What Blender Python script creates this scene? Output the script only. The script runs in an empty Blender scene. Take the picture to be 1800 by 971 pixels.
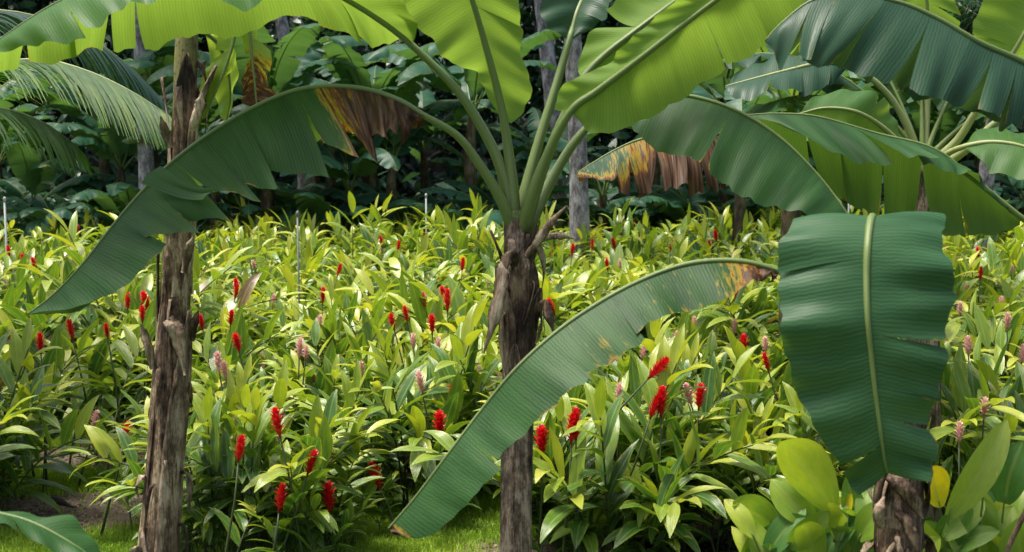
import bpy, math, random
import numpy as np
from mathutils import Vector, Matrix, Euler

R = math.radians
PI = math.pi
SC = bpy.context.scene
COL = SC.collection

# ------------------------------------------------------------------ camera, light, exposure
CAM_H, F_PX, PITCH = 3.0, 2200.0, R(5.9)
cam_d = bpy.data.cameras.new('camera')
cam = bpy.data.objects.new('camera', cam_d)
COL.objects.link(cam)
cam.location = (0, 0, CAM_H)
cam.rotation_euler = (PI / 2 - PITCH, 0, 0)
cam_d.sensor_width = 36
cam_d.lens = 36 * F_PX / 1800
cam_d.clip_start, cam_d.clip_end = 0.1, 1000
cam_d.dof.use_dof = True
cam_d.dof.focus_distance = 9.5
cam_d.dof.aperture_fstop = 3.2
SC.camera = cam

SUN_EL, SUN_ROT = R(74), R(-80)          # rotation measured clockwise from +Y: high on the left
world = bpy.data.worlds.new('World')
SC.world = world
world.use_nodes = True
wn = world.node_tree
wn.nodes.clear()
sky = wn.nodes.new('ShaderNodeTexSky')
sky.sky_type = 'NISHITA'
sky.sun_disc = False
sky.sun_elevation = SUN_EL
sky.sun_rotation = SUN_ROT
sky.air_density, sky.dust_density, sky.ozone_density = 1.0, 7.0, 1.0
bg = wn.nodes.new('ShaderNodeBackground')
bg.inputs['Strength'].default_value = 0.15
wo = wn.nodes.new('ShaderNodeOutputWorld')
wn.links.new(sky.outputs[0], bg.inputs[0])
wn.links.new(bg.outputs[0], wo.inputs[0])

sun_d = bpy.data.lights.new('sun', 'SUN')
sun_d.energy = 3.4
sun_d.angle = R(13)
sun_d.color = (1.0, 0.95, 0.86)
sun = bpy.data.objects.new('sun', sun_d)
COL.objects.link(sun)
sd = Vector((math.sin(SUN_ROT) * math.cos(SUN_EL), math.cos(SUN_ROT) * math.cos(SUN_EL), math.sin(SUN_EL)))
sun.rotation_euler = sd.to_track_quat('Z', 'Y').to_euler()
sun.location = sd * 60

SC.view_settings.view_transform = 'Standard'
SC.view_settings.look = 'None'
SC.view_settings.gamma = 1
SC.view_settings.exposure = 0.58
SC.cycles.max_bounces = 8
SC.cycles.diffuse_bounces = 4
SC.cycles.transmission_bounces = 6
SC.cycles.sample_clamp_indirect = 6
SC.cycles.use_denoising = True

FWD = np.array((0, math.cos(PITCH), -math.sin(PITCH)))
UPV = np.array((0, math.sin(PITCH), math.cos(PITCH)))
CAMP = np.array((0, 0, CAM_H))


def U(px, py, d):
    """A point of the place from where it shows in the photograph and its distance along the view."""
    return CAMP + FWD * d + np.array((1.0, 0, 0)) * ((px - 900) / F_PX * d) - UPV * ((py - 485.5) / F_PX * d)


def G(px, py):
    """Where the ground is under a point of the photograph."""
    v = U(px, py, 1.0) - CAMP
    return CAMP + v * (-CAM_H / v[2])


# ------------------------------------------------------------------ helpers
def unit(v):
    v = np.asarray(v, float)
    n = np.linalg.norm(v)
    return v / n if n > 1e-12 else v


def tag(o, label=None, cat=None, group=None, kind=None):
    if label: o['label'] = label
    if cat: o['category'] = cat
    if group: o['group'] = group
    if kind: o['kind'] = kind
    return o


def empty(name, loc, rz=0.0):
    o = bpy.data.objects.new(name, None)
    o.empty_display_size = 0.2
    o.location = Vector(loc)
    o.rotation_euler = (0, 0, rz)
    COL.objects.link(o)
    return o


class MB:
    """Collects vertices and faces of ONE mesh; 'luv' holds (length along, across, random), 'wit' how withered, 'tin' a tint."""
    def __init__(self):
        self.v, self.f, self.luv, self.wit, self.tin, self.n = [], [], [], [], [], 0

    def add(self, verts, faces, luv=None, wit=None, tin=None):
        verts = np.asarray(verts, float)
        k = len(verts)
        self.v.append(verts)
        self.luv.append(np.zeros((k, 3)) if luv is None else np.asarray(luv, float))
        self.wit.append(np.zeros(k) if wit is None else np.broadcast_to(np.asarray(wit, float), (k,)))
        self.tin.append(np.zeros(k) if tin is None else np.broadcast_to(np.asarray(tin, float), (k,)))
        n = self.n
        self.f.extend([tuple(i + n for i in f) for f in faces])
        self.n += k

    def mesh(self, name, mat, origin=(0, 0, 0), smooth=True):
        me = bpy.data.meshes.new(name)
        V = np.concatenate(self.v) - np.asarray(origin, float)
        me.from_pydata(V.tolist(), [], self.f)
        a = me.attributes.new('luv', 'FLOAT_VECTOR', 'POINT')
        a.data.foreach_set('vector', np.concatenate(self.luv).astype(np.float32).ravel())
        a = me.attributes.new('wit', 'FLOAT', 'POINT')
        a.data.foreach_set('value', np.concatenate(self.wit).astype(np.float32))
        a = me.attributes.new('tin', 'FLOAT', 'POINT')
        a.data.foreach_set('value', np.concatenate(self.tin).astype(np.float32))
        for m in (mat if isinstance(mat, (list, tuple)) else [mat]):
            me.materials.append(m)
        if smooth:
            me.polygons.foreach_set('use_smooth', [True] * len(me.polygons))
        me.update()
        return me

    def build(self, name, mat, parent=None, origin=None, smooth=True):
        """Link as ONE mesh object. Points are world points; the parent may stand anywhere without rotation."""
        if origin is None:
            origin = np.zeros(3)
            p = parent
            while p is not None:
                origin = origin + np.array(p.location)
                p = p.parent
        o = bpy.data.objects.new(name, self.mesh(name, mat, origin, smooth))
        COL.objects.link(o)
        if parent is not None:
            o.parent = parent
        return o


def link(name, mesh, parent=None, loc=(0, 0, 0), rot=(0, 0, 0), scale=(1, 1, 1)):
    o = bpy.data.objects.new(name, mesh)
    o.location, o.rotation_euler, o.scale = loc, rot, scale
    COL.objects.link(o)
    if parent is not None:
        o.parent = parent
    return o


def copy_tree(o, parent=None):
    c = o.copy()
    COL.objects.link(c)
    c.parent = parent
    for ch in list(o.children):
        copy_tree(ch, c)
    return c


def cr(P, ks):
    """Catmull-Rom through the rows of P at index parameters ks."""
    P = np.asarray(P, float)
    ks = np.atleast_1d(np.asarray(ks, float))
    n = len(P)
    i = np.clip(np.floor(ks).astype(int), 0, n - 2)
    t = (ks - i)[:, None]
    ext = np.vstack([2 * P[0] - P[1], P, 2 * P[-1] - P[-2]])
    p0, p1, p2, p3 = ext[i], ext[i + 1], ext[i + 2], ext[i + 3]
    return 0.5 * (2 * p1 + (p2 - p0) * t + (2 * p0 - 5 * p1 + 4 * p2 - p3) * t ** 2 + (3 * p1 - p0 - 3 * p2 + p3) * t ** 3)


def tube(mb, pts, rad, seg=8, squash=None, wit=0.0, cap=True, tin=0.0):
    pts = np.asarray(pts, float)
    n = len(pts)
    rad = np.broadcast_to(np.asarray(rad, float), (n,))
    T = np.gradient(pts, axis=0)
    ref = np.array((0.0, 1.0, 0.0)) if abs(unit(T[0])[1]) < 0.9 else np.array((1.0, 0, 0))
    V, L, F = [], [], []
    s = 0
    for i in range(n):
        t = unit(T[i])
        a = unit(np.cross(t, ref))
        b = np.cross(a, t)
        ref = b if abs(np.dot(t, b)) < 0.9 else ref
        if i: s += np.linalg.norm(pts[i] - pts[i - 1])
        for j in range(seg):
            an = 2 * PI * j / seg
            V.append(pts[i] + rad[i] * (a * math.cos(an) + b * math.sin(an) * (squash or 1)))
            L.append((s, j / seg, 0.5))
    for i in range(n - 1):
        for j in range(seg):
            k = (j + 1) % seg
            F.append((i * seg + j, (i + 1) * seg + j, (i + 1) * seg + k, i * seg + k))
    if cap:
        F.append(tuple((n - 1) * seg + j for j in reversed(range(seg))))
        F.append(tuple(range(seg)))
    mb.add(V, F, L, wit, tin)


# ------------------------------------------------------------------ materials
def new_mat(name):
    m = bpy.data.materials.new(name)
    m.use_nodes = True
    nt = m.node_tree
    nt.nodes.clear()
    return m, nt, nt.nodes.new('ShaderNodeOutputMaterial')


class NT:
    def __init__(self, nt): self.nt = nt
    def n(self, typ, **kw):
        x = self.nt.nodes.new(typ)
        for k, v in kw.items(): setattr(x, k, v)
        return x
    def l(self, a, b): self.nt.links.new(a, b)
    def attr(self, name): return self.n('ShaderNodeAttribute', attribute_name=name)
    def math(self, op, a, b=None, c=None, clamp=False):
        x = self.n('ShaderNodeMath', operation=op, use_clamp=clamp)
        for i, v in enumerate((a, b, c)):
            if v is None: continue
            if isinstance(v, (int, float)): x.inputs[i].default_value = v
            else: self.l(v, x.inputs[i])
        return x.outputs[0]
    def mix(self, fac, a, b, mode='MIX'):
        x = self.n('ShaderNodeMix', data_type='RGBA', blend_type=mode)
        for s, v in ((x.inputs[0], fac), (x.inputs[6], a), (x.inputs[7], b)):
            if isinstance(v, (int, float)): s.default_value = v
            elif isinstance(v, tuple): s.default_value = (*v, 1)
            else: self.l(v, s)
        return x.outputs[2]
    def noise(self, vec, scale, detail=3, rough=0.55, mul=None):
        if mul is not None:
            m = self.n('ShaderNodeVectorMath', operation='MULTIPLY')
            self.l(vec, m.inputs[0]); m.inputs[1].default_value = mul
            vec = m.outputs[0]
        x = self.n('ShaderNodeTexNoise')
        self.l(vec, x.inputs['Vector'])
        x.inputs['Scale'].default_value = scale
        x.inputs['Detail'].default_value = detail
        x.inputs['Roughness'].default_value = rough
        return x.outputs['Fac']
    def ramp(self, fac, stops):
        x = self.n('ShaderNodeValToRGB')
        el = x.color_ramp.elements
        while len(el) < len(stops): el.new(0.5)
        for e, (p, c) in zip(el, stops):
            e.position, e.color = p, (*c, 1) if isinstance(c, tuple) else (c, c, c, 1)
        self.l(fac, x.inputs[0])
        return x.outputs[0]
    def rng(self, v, a, b, c=0.0, d=1.0):
        x = self.n('ShaderNodeMapRange')
        self.l(v, x.inputs[0])
        for i, q in enumerate((a, b, c, d)): x.inputs[i + 1].default_value = q
        return x.outputs[0]


def leaf_shader(N, out, top, under, trans, tfac, rough_top, rough_under, bump=None, spec=0.5, bstr=0.3, bdist=0.01):
    geo = N.n('ShaderNodeNewGeometry')
    col = N.mix(geo.outputs['Backfacing'], top, under)
    p = N.n('ShaderNodeBsdfPrincipled')
    N.l(col, p.inputs['Base Color'])
    N.l(N.rng(geo.outputs['Backfacing'], 0, 1, rough_top, rough_under), p.inputs['Roughness'])
    p.inputs['Specular IOR Level'].default_value = spec
    t = N.n('ShaderNodeBsdfTranslucent')
    if isinstance(trans, tuple): t.inputs[0].default_value = (*trans, 1)
    else: N.l(trans, t.inputs[0])
    if bump is not None:
        b = N.n('ShaderNodeBump')
        b.inputs['Strength'].default_value = bstr
        b.inputs['Distance'].default_value = bdist
        N.l(bump, b.inputs['Height'])
        N.l(b.outputs[0], p.inputs['Normal'])
    m = N.n('ShaderNodeMixShader')
    if isinstance(tfac, float): m.inputs[0].default_value = tfac
    else: N.l(tfac, m.inputs[0])
    N.l(p.outputs[0], m.inputs[1]); N.l(t.outputs[0], m.inputs[2]); N.l(m.outputs[0], out.inputs[0])


def banana_mat(name, top_a, top_b, under_a, under_b, trans, tfac=0.42, rough=0.38):
    m, nt, out = new_mat(name)
    N = NT(nt)
    luv = N.attr('luv').outputs['Vector']
    wit = N.attr('wit').outputs['Fac']
    sep = N.n('ShaderNodeSeparateXYZ'); N.l(luv, sep.inputs[0])
    av = N.math('ABSOLUTE', sep.outputs[1])
    fine = N.noise(luv, 1.0, 2, 0.6, (75, 0.8, 3))
    broad = N.noise(luv, 1.0, 3, 0.6, (11, 0.9, 5))
    wv = N.n('ShaderNodeTexWave', bands_direction='X')
    N.l(luv, wv.inputs['Vector'])
    wv.inputs['Scale'].default_value = 19
    wv.inputs['Distortion'].default_value = 3.5
    wv.inputs['Detail'].default_value = 2
    wv.inputs['Detail Scale'].default_value = 0.6
    pin = wv.outputs['Fac']
    blot = N.noise(luv, 1.0, 4, 0.6, (5, 3.5, 9))
    sf = N.math('ADD', N.math('ADD', N.math('MULTIPLY', fine, 0.35), N.math('MULTIPLY', broad, 0.6)), N.math('MULTIPLY', pin, 0.22))
    panel = N.noise(luv, 1.0, 2, 0.5, (4.5, 0.25, 7))
    sf = N.math('ADD', sf, N.math('MULTIPLY', N.math('SUBTRACT', panel, 0.5), 0.55))
    sf = N.math('ADD', sf, N.math('MULTIPLY', N.math('SUBTRACT', sep.outputs[2], 0.5), 0.16))
    sf = N.rng(sf, 0.36, 0.86)
    top = N.mix(sf, top_a, top_b)
    und = N.mix(sf, under_a, under_b)
    tr = N.mix(sf, tuple(c * 0.8 for c in trans), tuple(c * 1.12 for c in trans))
    # yellowing, then brown, dry tissue
    streak = N.noise(luv, 1.0, 5, 0.7, (46, 2.6, 3))
    w = N.math('ADD', N.math('MULTIPLY', wit, 1.6), N.math('SUBTRACT', N.math('MULTIPLY', streak, 1.5), 0.95))
    edge = N.math('MULTIPLY', N.rng(av, 0.95, 1.0), N.rng(blot, 0.50, 0.68))
    w = N.math('ADD', w, N.math('MULTIPLY', edge, 0.75))
    wy, wb = N.rng(w, 0.14, 0.38), N.rng(w, 0.44, 0.56)
    dry = N.ramp(N.noise(luv, 1.0, 3, 0.6, (40, 1.5, 1)), [(0.3, (0.015, 0.008, 0.006)), (0.5, (0.075, 0.040, 0.024)), (0.72, (0.22, 0.14, 0.085))])
    res = []
    for c, yel, k in ((top, (0.38, 0.27, 0.02), 1), (und, (0.42, 0.33, 0.03), 1), (tr, (0.50, 0.32, 0.02), 0.35)):
        c = N.mix(wy, c, yel)
        c = N.mix(N.rng(w, 0.34, 0.46), c, (0.21, 0.075, 0.014))
        res.append(N.mix(wb, c, dry if k == 1 else (0.10, 0.05, 0.02)))
    specks = N.rng(N.noise(luv, 1.0, 3, 0.6, (34, 14, 1)), 0.66, 0.72)
    res[0] = N.mix(N.math('MULTIPLY', specks, 0.5), res[0], (0.10, 0.06, 0.02))
    bh = N.math('ADD', N.math('ADD', N.math('MULTIPLY', fine, 0.35), N.math('MULTIPLY', broad, 0.6)), N.math('MULTIPLY', pin, 0.12))
    leaf_shader(N, out, res[0], res[1], res[2], tfac, rough, 0.6, bh, 0.20, 0.32, 0.010)
    return m


def plain_leaf_mat(name, stops, trans_k=(1.3, 1.35, 0.6), tfac=0.35, rough=0.33, rib=True, spec=0.5, rim=None, under_k=1.25):
    """A leaf whose colour follows the 'tin' attribute (each leaf has its own), with a paler mid-vein."""
    m, nt, out = new_mat(name)
    N = NT(nt)
    tin = N.attr('tin').outputs['Fac']
    luv = N.attr('luv').outputs['Vector']
    sep = N.n('ShaderNodeSeparateXYZ'); N.l(luv, sep.inputs[0])
    av = N.math('ABSOLUTE', sep.outputs[1])
    oi = N.n('ShaderNodeObjectInfo')
    t = N.math('ADD', tin, N.rng(oi.outputs['Random'], 0, 1, -0.10, 0.10))
    nz = N.noise(luv, 1.0, 3, 0.6, (14, 5, 40))
    t = N.math('ADD', t, N.rng(nz, 0.3, 0.7, -0.08, 0.08))
    col = N.ramp(t, stops)
    if rim is not None:
        col = N.mix(N.math('MULTIPLY', N.rng(av, 0.55, 1.0), N.math('MULTIPLY', N.rng(nz, 0.4, 0.6), 0.75)), col, rim)
    if rib:
        col = N.mix(N.math('MULTIPLY', N.rng(av, 0.14, 0.03), 0.45), col, (0.36, 0.42, 0.12))
    vein = N.noise(luv, 1.0, 2, 0.5, (4, 30, 9))
    und = N.mix(1.0, col, tuple([under_k] * 3), 'MULTIPLY')
    tr = N.mix(1.0, col, trans_k, 'MULTIPLY')
    leaf_shader(N, out, col, und, tr, tfac, rough, min(1.0, rough + 0.15), vein, spec, 0.35, 0.006)
    return m


M = {}
M['banana'] = banana_mat('banana_leaf_dark', (0.012, 0.050, 0.014), (0.046, 0.125, 0.034), (0.10, 0.19, 0.05), (0.15, 0.26, 0.07), (0.11, 0.21, 0.02), 0.30, 0.5)
M['banana_lime'] = banana_mat('banana_leaf_lime', (0.045, 0.12, 0.04), (0.09, 0.20, 0.06), (0.13, 0.24, 0.03), (0.18, 0.31, 0.05), (0.30, 0.47, 0.05), 0.46, 0.46)
M['banana_mid'] = banana_mat('banana_leaf_pale', (0.020, 0.075, 0.030), (0.060, 0.155, 0.068), (0.10, 0.19, 0.05), (0.15, 0.26, 0.07), (0.11, 0.21, 0.02), 0.30, 0.46)
M['banana_brightened'] = banana_mat('banana_leaf_brightened', (0.08, 0.18, 0.04), (0.14, 0.27, 0.06), (0.20, 0.32, 0.04), (0.27, 0.40, 0.06), (0.48, 0.66, 0.06), 0.5, 0.45)  # leaf colours brightened to offset the shade over the left trunk's hanging leaves
M['banana_blue'] = banana_mat('banana_leaf_waxy', (0.017, 0.055, 0.030), (0.050, 0.115, 0.066), (0.07, 0.15, 0.06), (0.12, 0.20, 0.09), (0.08, 0.16, 0.03), 0.28, 0.40)
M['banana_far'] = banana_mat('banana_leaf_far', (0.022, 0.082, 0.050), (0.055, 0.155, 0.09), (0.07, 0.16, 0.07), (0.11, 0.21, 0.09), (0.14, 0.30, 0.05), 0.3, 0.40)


def petiole_mat(name, a, b, brown=0.35):
    m, nt, out = new_mat(name)
    N = NT(nt)
    luv = N.attr('luv').outputs['Vector']
    nz = N.noise(luv, 1.0, 4, 0.6, (3.5, 9, 1))
    st = N.noise(luv, 1.0, 2, 0.6, (2.0, 26, 1))
    c = N.mix(nz, a, b)
    c = N.mix(N.math('MULTIPLY', N.rng(st, 0.55, 0.66), brown), c, (0.14, 0.07, 0.03))
    w = N.math('ADD', N.attr('wit').outputs['Fac'], N.math('SUBTRACT', nz, 0.5))
    c = N.mix(N.rng(w, 0.3, 0.6), c, (0.05, 0.03, 0.018))
    p = N.n('ShaderNodeBsdfPrincipled')
    N.l(c, p.inputs['Base Color']); p.inputs['Roughness'].default_value = 0.45
    b_ = N.n('ShaderNodeBump'); b_.inputs['Strength'].default_value = 0.3; b_.inputs['Distance'].default_value = 0.01
    N.l(st, b_.inputs['Height']); N.l(b_.outputs[0], p.inputs['Normal'])
    N.l(p.outputs[0], out.inputs[0])
    return m


M['petiole'] = petiole_mat('petiole_green', (0.095, 0.155, 0.038), (0.17, 0.24, 0.062))
M['petiole_pale'] = petiole_mat('petiole_pale', (0.24, 0.30, 0.10), (0.34, 0.38, 0.15), 0.15)


def trunk_mat(name, dark, mid, light, up_a=None, up_b=None, stretch=0.16):
    m, nt, out = new_mat(name)
    N = NT(nt)
    tc = N.n('ShaderNodeTexCoord')
    v = tc.outputs['Object']
    big = N.noise(v, 1.0, 4, 0.65, (8, 8, 2.6))
    fib = N.noise(v, 1.0, 5, 0.7, (30, 30, 30 * stretch * 0.25))
    mot = N.noise(v, 1.0, 6, 0.72, (20, 20, 8))
    f = N.math('ADD', N.math('MULTIPLY', big, 0.65), N.math('MULTIPLY', fib, 0.5))
    f = N.math('ADD', f, N.math('MULTIPLY', N.math('SUBTRACT', mot, 0.5), 0.35))
    pat = N.noise(v, 1.0, 5, 0.7, (6, 6, 3.2))
    fib2 = N.noise(v, 1.0, 4, 0.75, (95, 95, 7))
    grit = N.noise(v, 1.0, 3, 0.7, (70, 70, 45))
    f = N.math('ADD', f, N.math('MULTIPLY', N.math('SUBTRACT', fib2, 0.5), 0.5))
    f = N.math('ADD', f, N.math('MULTIPLY', N.math('SUBTRACT', grit, 0.5), 0.25))
    f = N.math('ADD', f, N.math('MULTIPLY', N.math('SUBTRACT', pat, 0.47), 1.2))
    c = N.ramp(f, [(0.40, dark), (0.54, tuple((a + b) / 2 for a, b in zip(dark, mid))), (0.62, mid), (0.78, light)])
    if up_a is not None:
        tin = N.attr('tin').outputs['Fac']
        fresh = N.mix(fib, up_a, up_b)
        spot = N.rng(N.noise(v, 1.0, 4, 0.7, (60, 60, 34)), 0.56, 0.62)
        fresh = N.mix(N.math('MULTIPLY', spot, 0.9), fresh, (0.02, 0.014, 0.012))
        w = N.math('ADD', tin, N.math('MULTIPLY', N.math('SUBTRACT', big, 0.5), 1.3))
        c = N.mix(N.rng(w, 0.42, 0.60), c, fresh)
    p = N.n('ShaderNodeBsdfPrincipled')
    N.l(c, p.inputs['Base Color'])
    p.inputs['Roughness'].default_value = 0.7
    p.inputs['Specular IOR Level'].default_value = 0.3
    b_ = N.n('ShaderNodeBump'); b_.inputs['Strength'].default_value = 0.8; b_.inputs['Distance'].default_value = 0.02
    N.l(N.math('ADD', fib, N.math('MULTIPLY', mot, 0.5)), b_.inputs['Height']); N.l(b_.outputs[0], p.inputs['Normal'])
    N.l(p.outputs[0], out.inputs[0])
    return m


M['stem_a'] = trunk_mat('stem_brown', (0.020, 0.012, 0.010), (0.19, 0.12, 0.075), (0.50, 0.40, 0.25), (0.26, 0.25, 0.09), (0.17, 0.16, 0.05))
M['stem_c'] = trunk_mat('stem_grey_brown', (0.017, 0.011, 0.009), (0.14, 0.098, 0.07), (0.36, 0.28, 0.205), (0.14, 0.20, 0.06), (0.10, 0.14, 0.04))
M['sheath'] = trunk_mat('dry_sheath', (0.08, 0.05, 0.035), (0.30, 0.21, 0.14), (0.52, 0.42, 0.30))
M['sheath_dark'] = trunk_mat('old_sheath', (0.016, 0.010, 0.008), (0.10, 0.06, 0.04), (0.27, 0.19, 0.12))
M['stem_far'] = trunk_mat('stem_far', (0.03, 0.022, 0.014), (0.10, 0.075, 0.04), (0.18, 0.15, 0.08), (0.12, 0.17, 0.05), (0.09, 0.12, 0.04))
M['palm_trunk'] = trunk_mat('palm_trunk', (0.09, 0.08, 0.085), (0.26, 0.24, 0.25), (0.46, 0.44, 0.45), stretch=1.5)
M['bark'] = trunk_mat('bark', (0.012, 0.01, 0.009), (0.04, 0.032, 0.028), (0.09, 0.075, 0.065))

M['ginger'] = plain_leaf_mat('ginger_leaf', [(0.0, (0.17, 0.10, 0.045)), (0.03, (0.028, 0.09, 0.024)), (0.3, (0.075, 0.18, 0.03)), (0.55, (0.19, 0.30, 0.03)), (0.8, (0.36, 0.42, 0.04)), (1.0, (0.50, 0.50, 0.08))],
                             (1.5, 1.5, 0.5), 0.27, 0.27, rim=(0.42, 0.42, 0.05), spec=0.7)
M['cane'] = petiole_mat('ginger_cane', (0.03, 0.055, 0.018), (0.06, 0.09, 0.025), 0.5)
M['paddle'] = plain_leaf_mat('paddle_leaf', [(0.0, (0.04, 0.13, 0.05)), (0.3, (0.10, 0.24, 0.05)), (0.55, (0.24, 0.38, 0.045)), (0.8, (0.40, 0.48, 0.05)), (1.0, (0.72, 0.58, 0.02))],
                             (1.3, 1.3, 0.5), 0.36, 0.36, under_k=1.1)
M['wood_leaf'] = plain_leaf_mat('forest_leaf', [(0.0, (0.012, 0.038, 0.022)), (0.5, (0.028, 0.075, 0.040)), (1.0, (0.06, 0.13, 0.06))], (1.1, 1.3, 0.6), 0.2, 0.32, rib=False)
M['palm_leaf'] = plain_leaf_mat('palm_leaflet', [(0.0, (0.03, 0.09, 0.03)), (0.5, (0.07, 0.17, 0.035)), (1.0, (0.24, 0.32, 0.03))], (1.4, 1.5, 0.4), 0.4, 0.42, rib=False, spec=0.35)
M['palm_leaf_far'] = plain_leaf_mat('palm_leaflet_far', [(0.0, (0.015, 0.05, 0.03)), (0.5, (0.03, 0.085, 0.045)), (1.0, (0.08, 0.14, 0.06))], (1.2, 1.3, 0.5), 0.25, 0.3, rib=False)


def flower_mat(name, a, b):
    m, nt, out = new_mat(name)
    N = NT(nt)
    tin = N.attr('tin').outputs['Fac']
    luv = N.attr('luv').outputs['Vector']
    c = N.mix(N.math('ADD', tin, N.math('MULTIPLY', N.noise(luv, 30.0), 0.3)), a, b)
    p = N.n('ShaderNodeBsdfPrincipled'); N.l(c, p.inputs['Base Color'])
    p.inputs['Roughness'].default_value = 0.38
    t = N.n('ShaderNodeBsdfTranslucent'); N.l(c, t.inputs[0])
    mx = N.n('ShaderNodeMixShader'); mx.inputs[0].default_value = 0.3
    N.l(p.outputs[0], mx.inputs[1]); N.l(t.outputs[0], mx.inputs[2]); N.l(mx.outputs[0], out.inputs[0])
    return m


M['red'] = flower_mat('red_bract', (0.50, 0.006, 0.012), (0.80, 0.014, 0.020))
M['pink'] = flower_mat('pink_bract', (0.68, 0.26, 0.25), (0.85, 0.62, 0.56))


def simple_mat(name, col, rough=0.5, metal=0.0, vary=0.15, scale=20):
    m, nt, out = new_mat(name)
    N = NT(nt)
    tc = N.n('ShaderNodeTexCoord')
    nz = N.noise(tc.outputs['Object'], scale)
    c = N.mix(nz, tuple(x * (1 - vary) for x in col), tuple(min(1, x * (1 + vary)) for x in col))
    p = N.n('ShaderNodeBsdfPrincipled'); N.l(c, p.inputs['Base Color'])
    p.inputs['Roughness'].default_value = rough; p.inputs['Metallic'].default_value = metal
    N.l(p.outputs[0], out.inputs[0])
    return m


M['pole'] = simple_mat('weathered_pipe', (0.45, 0.47, 0.48), 0.45)
M['pole_dark'] = simple_mat('grey_pipe', (0.17, 0.20, 0.22), 0.45)
M['feather'] = simple_mat('brown_feather', (0.035, 0.024, 0.02), 0.6)
M['beak'] = simple_mat('yellow_skin', (0.55, 0.32, 0.03), 0.5)


def ground_mat():
    m, nt, out = new_mat('lawn_soil')
    N = NT(nt)
    tc = N.n('ShaderNodeTexCoord')
    v = tc.outputs['Object']
    a = N.noise(v, 0.8, 5, 0.6); b = N.noise(v, 9.0, 5, 0.7)
    c = N.mix(N.rng(b, 0.3, 0.7), (0.030, 0.055, 0.012), (0.075, 0.13, 0.022))
    c = N.mix(N.math('MULTIPLY', N.rng(a, 0.5, 0.62), 0.6), c, (0.05, 0.036, 0.022))
    p = N.n('ShaderNodeBsdfPrincipled'); N.l(c, p.inputs['Base Color']); p.inputs['Roughness'].default_value = 0.95
    bp = N.n('ShaderNodeBump'); bp.inputs['Distance'].default_value = 0.03; N.l(b, bp.inputs['Height']); N.l(bp.outputs[0], p.inputs['Normal'])
    N.l(p.outputs[0], out.inputs[0])
    return m


def mulch_mat():
    m, nt, out = new_mat('mulch')
    N = NT(nt)
    tc = N.n('ShaderNodeTexCoord')
    v = tc.outputs['Object']
    vo = N.n('ShaderNodeTexVoronoi'); N.l(v, vo.inputs['Vector']); vo.inputs['Scale'].default_value = 42
    b = N.noise(v, 14.0, 6, 0.75)
    c = N.ramp(b, [(0.3, (0.05, 0.036, 0.026)), (0.5, (0.15, 0.11, 0.08)), (0.68, (0.28, 0.22, 0.16))])
    c = N.mix(0.35, c, N.ramp(vo.outputs['Color'], [(0.0, (0.04, 0.03, 0.022)), (1.0, (0.30, 0.24, 0.18))]))
    p = N.n('ShaderNodeBsdfPrincipled'); N.l(c, p.inputs['Base Color']); p.inputs['Roughness'].default_value = 0.95
    bp = N.n('ShaderNodeBump'); bp.inputs['Distance'].default_value = 0.03; N.l(b, bp.inputs['Height']); N.l(bp.outputs[0], p.inputs['Normal'])
    N.l(p.outputs[0], out.inputs[0])
    return m


M['ground'] = ground_mat()
M['mulch'] = mulch_mat()
M['grass'] = plain_leaf_mat('grass_blade', [(0.0, (0.10, 0.19, 0.022)), (0.5, (0.23, 0.37, 0.035)), (1.0, (0.40, 0.50, 0.07))], (1.4, 1.5, 0.5), 0.35, 0.5, rib=False, spec=0.3)
M['litter'] = plain_leaf_mat('dry_leaf_litter', [(0.0, (0.04, 0.026, 0.016)), (0.5, (0.12, 0.085, 0.055)), (1.0, (0.32, 0.26, 0.19))], (1, 0.9, 0.7), 0.1, 0.7, rib=False, spec=0.2)
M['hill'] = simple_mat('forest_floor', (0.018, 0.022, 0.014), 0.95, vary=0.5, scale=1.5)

# ------------------------------------------------------------------ the setting: ground, hillside, mulch
rng = np.random.default_rng(7)
rnd = random.Random(11)


def sheet(name, x0, x1, y0, y1, nx, ny, hf, mat):
    X, Y = np.meshgrid(np.linspace(x0, x1, nx), np.linspace(y0, y1, ny))
    Z = hf(X, Y)
    V = np.stack([X, Y, Z], -1).reshape(-1, 3)
    F = [(j * nx + i, j * nx + i + 1, (j + 1) * nx + i + 1, (j + 1) * nx + i) for j in range(ny - 1) for i in range(nx - 1)]
    mb = MB(); mb.add(V, F)
    return tag(mb.build(name, mat), kind='structure')


sheet('ground', -150, 150, -60, 36, 61, 41, lambda x, y: x * 0, M['ground'])


def hill_z(x, y):
    t = np.clip((y - 33.5) / 30, 0, 2)
    return -0.15 + 13 * t ** 1.25 + 0.5 * np.sin(x * 0.35 + y * 0.2) * np.clip(t * 6, 0, 1)


sheet('hillside', -150, 150, 33.5, 90, 121, 40, hill_z, M['hill'])


def mulch(cx, cy, rx, ry, seed):
    r = random.Random(seed)
    ph = [r.uniform(0, 6.28) for _ in range(4)]
    V = [(cx, cy, 0.006)]
    n = 48
    for i in range(n):
        a = 2 * PI * i / n
        k = 1 + 0.14 * math.sin(2 * a + ph[0]) + 0.10 * math.sin(3 * a + ph[1]) + 0.06 * math.sin(7 * a + ph[2]) + 0.04 * math.sin(13 * a + ph[3])
        V.append((cx + rx * k * math.cos(a), cy + ry * k * math.sin(a), 0.006))
    mb = MB(); mb.add(V, [(0, 1 + i, 1 + (i + 1) % n) for i in range(n)])
    return tag(mb.build('mulch_bed', M['mulch'], smooth=False), kind='structure')


MULCH = []
for (px, py, rx, ry) in ((150, 900, 1.0, 0.62), (170, 805, 0.9, 0.5), (1140, 975, 1.5, 0.5), (1330, 940, 0.9, 0.6), (680, 840, 1.2, 0.35)):
    g = G(px, py)
    MULCH.append((g[0], g[1], rx, ry))
    mulch(g[0], g[1], rx, ry, int(px + py))


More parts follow.
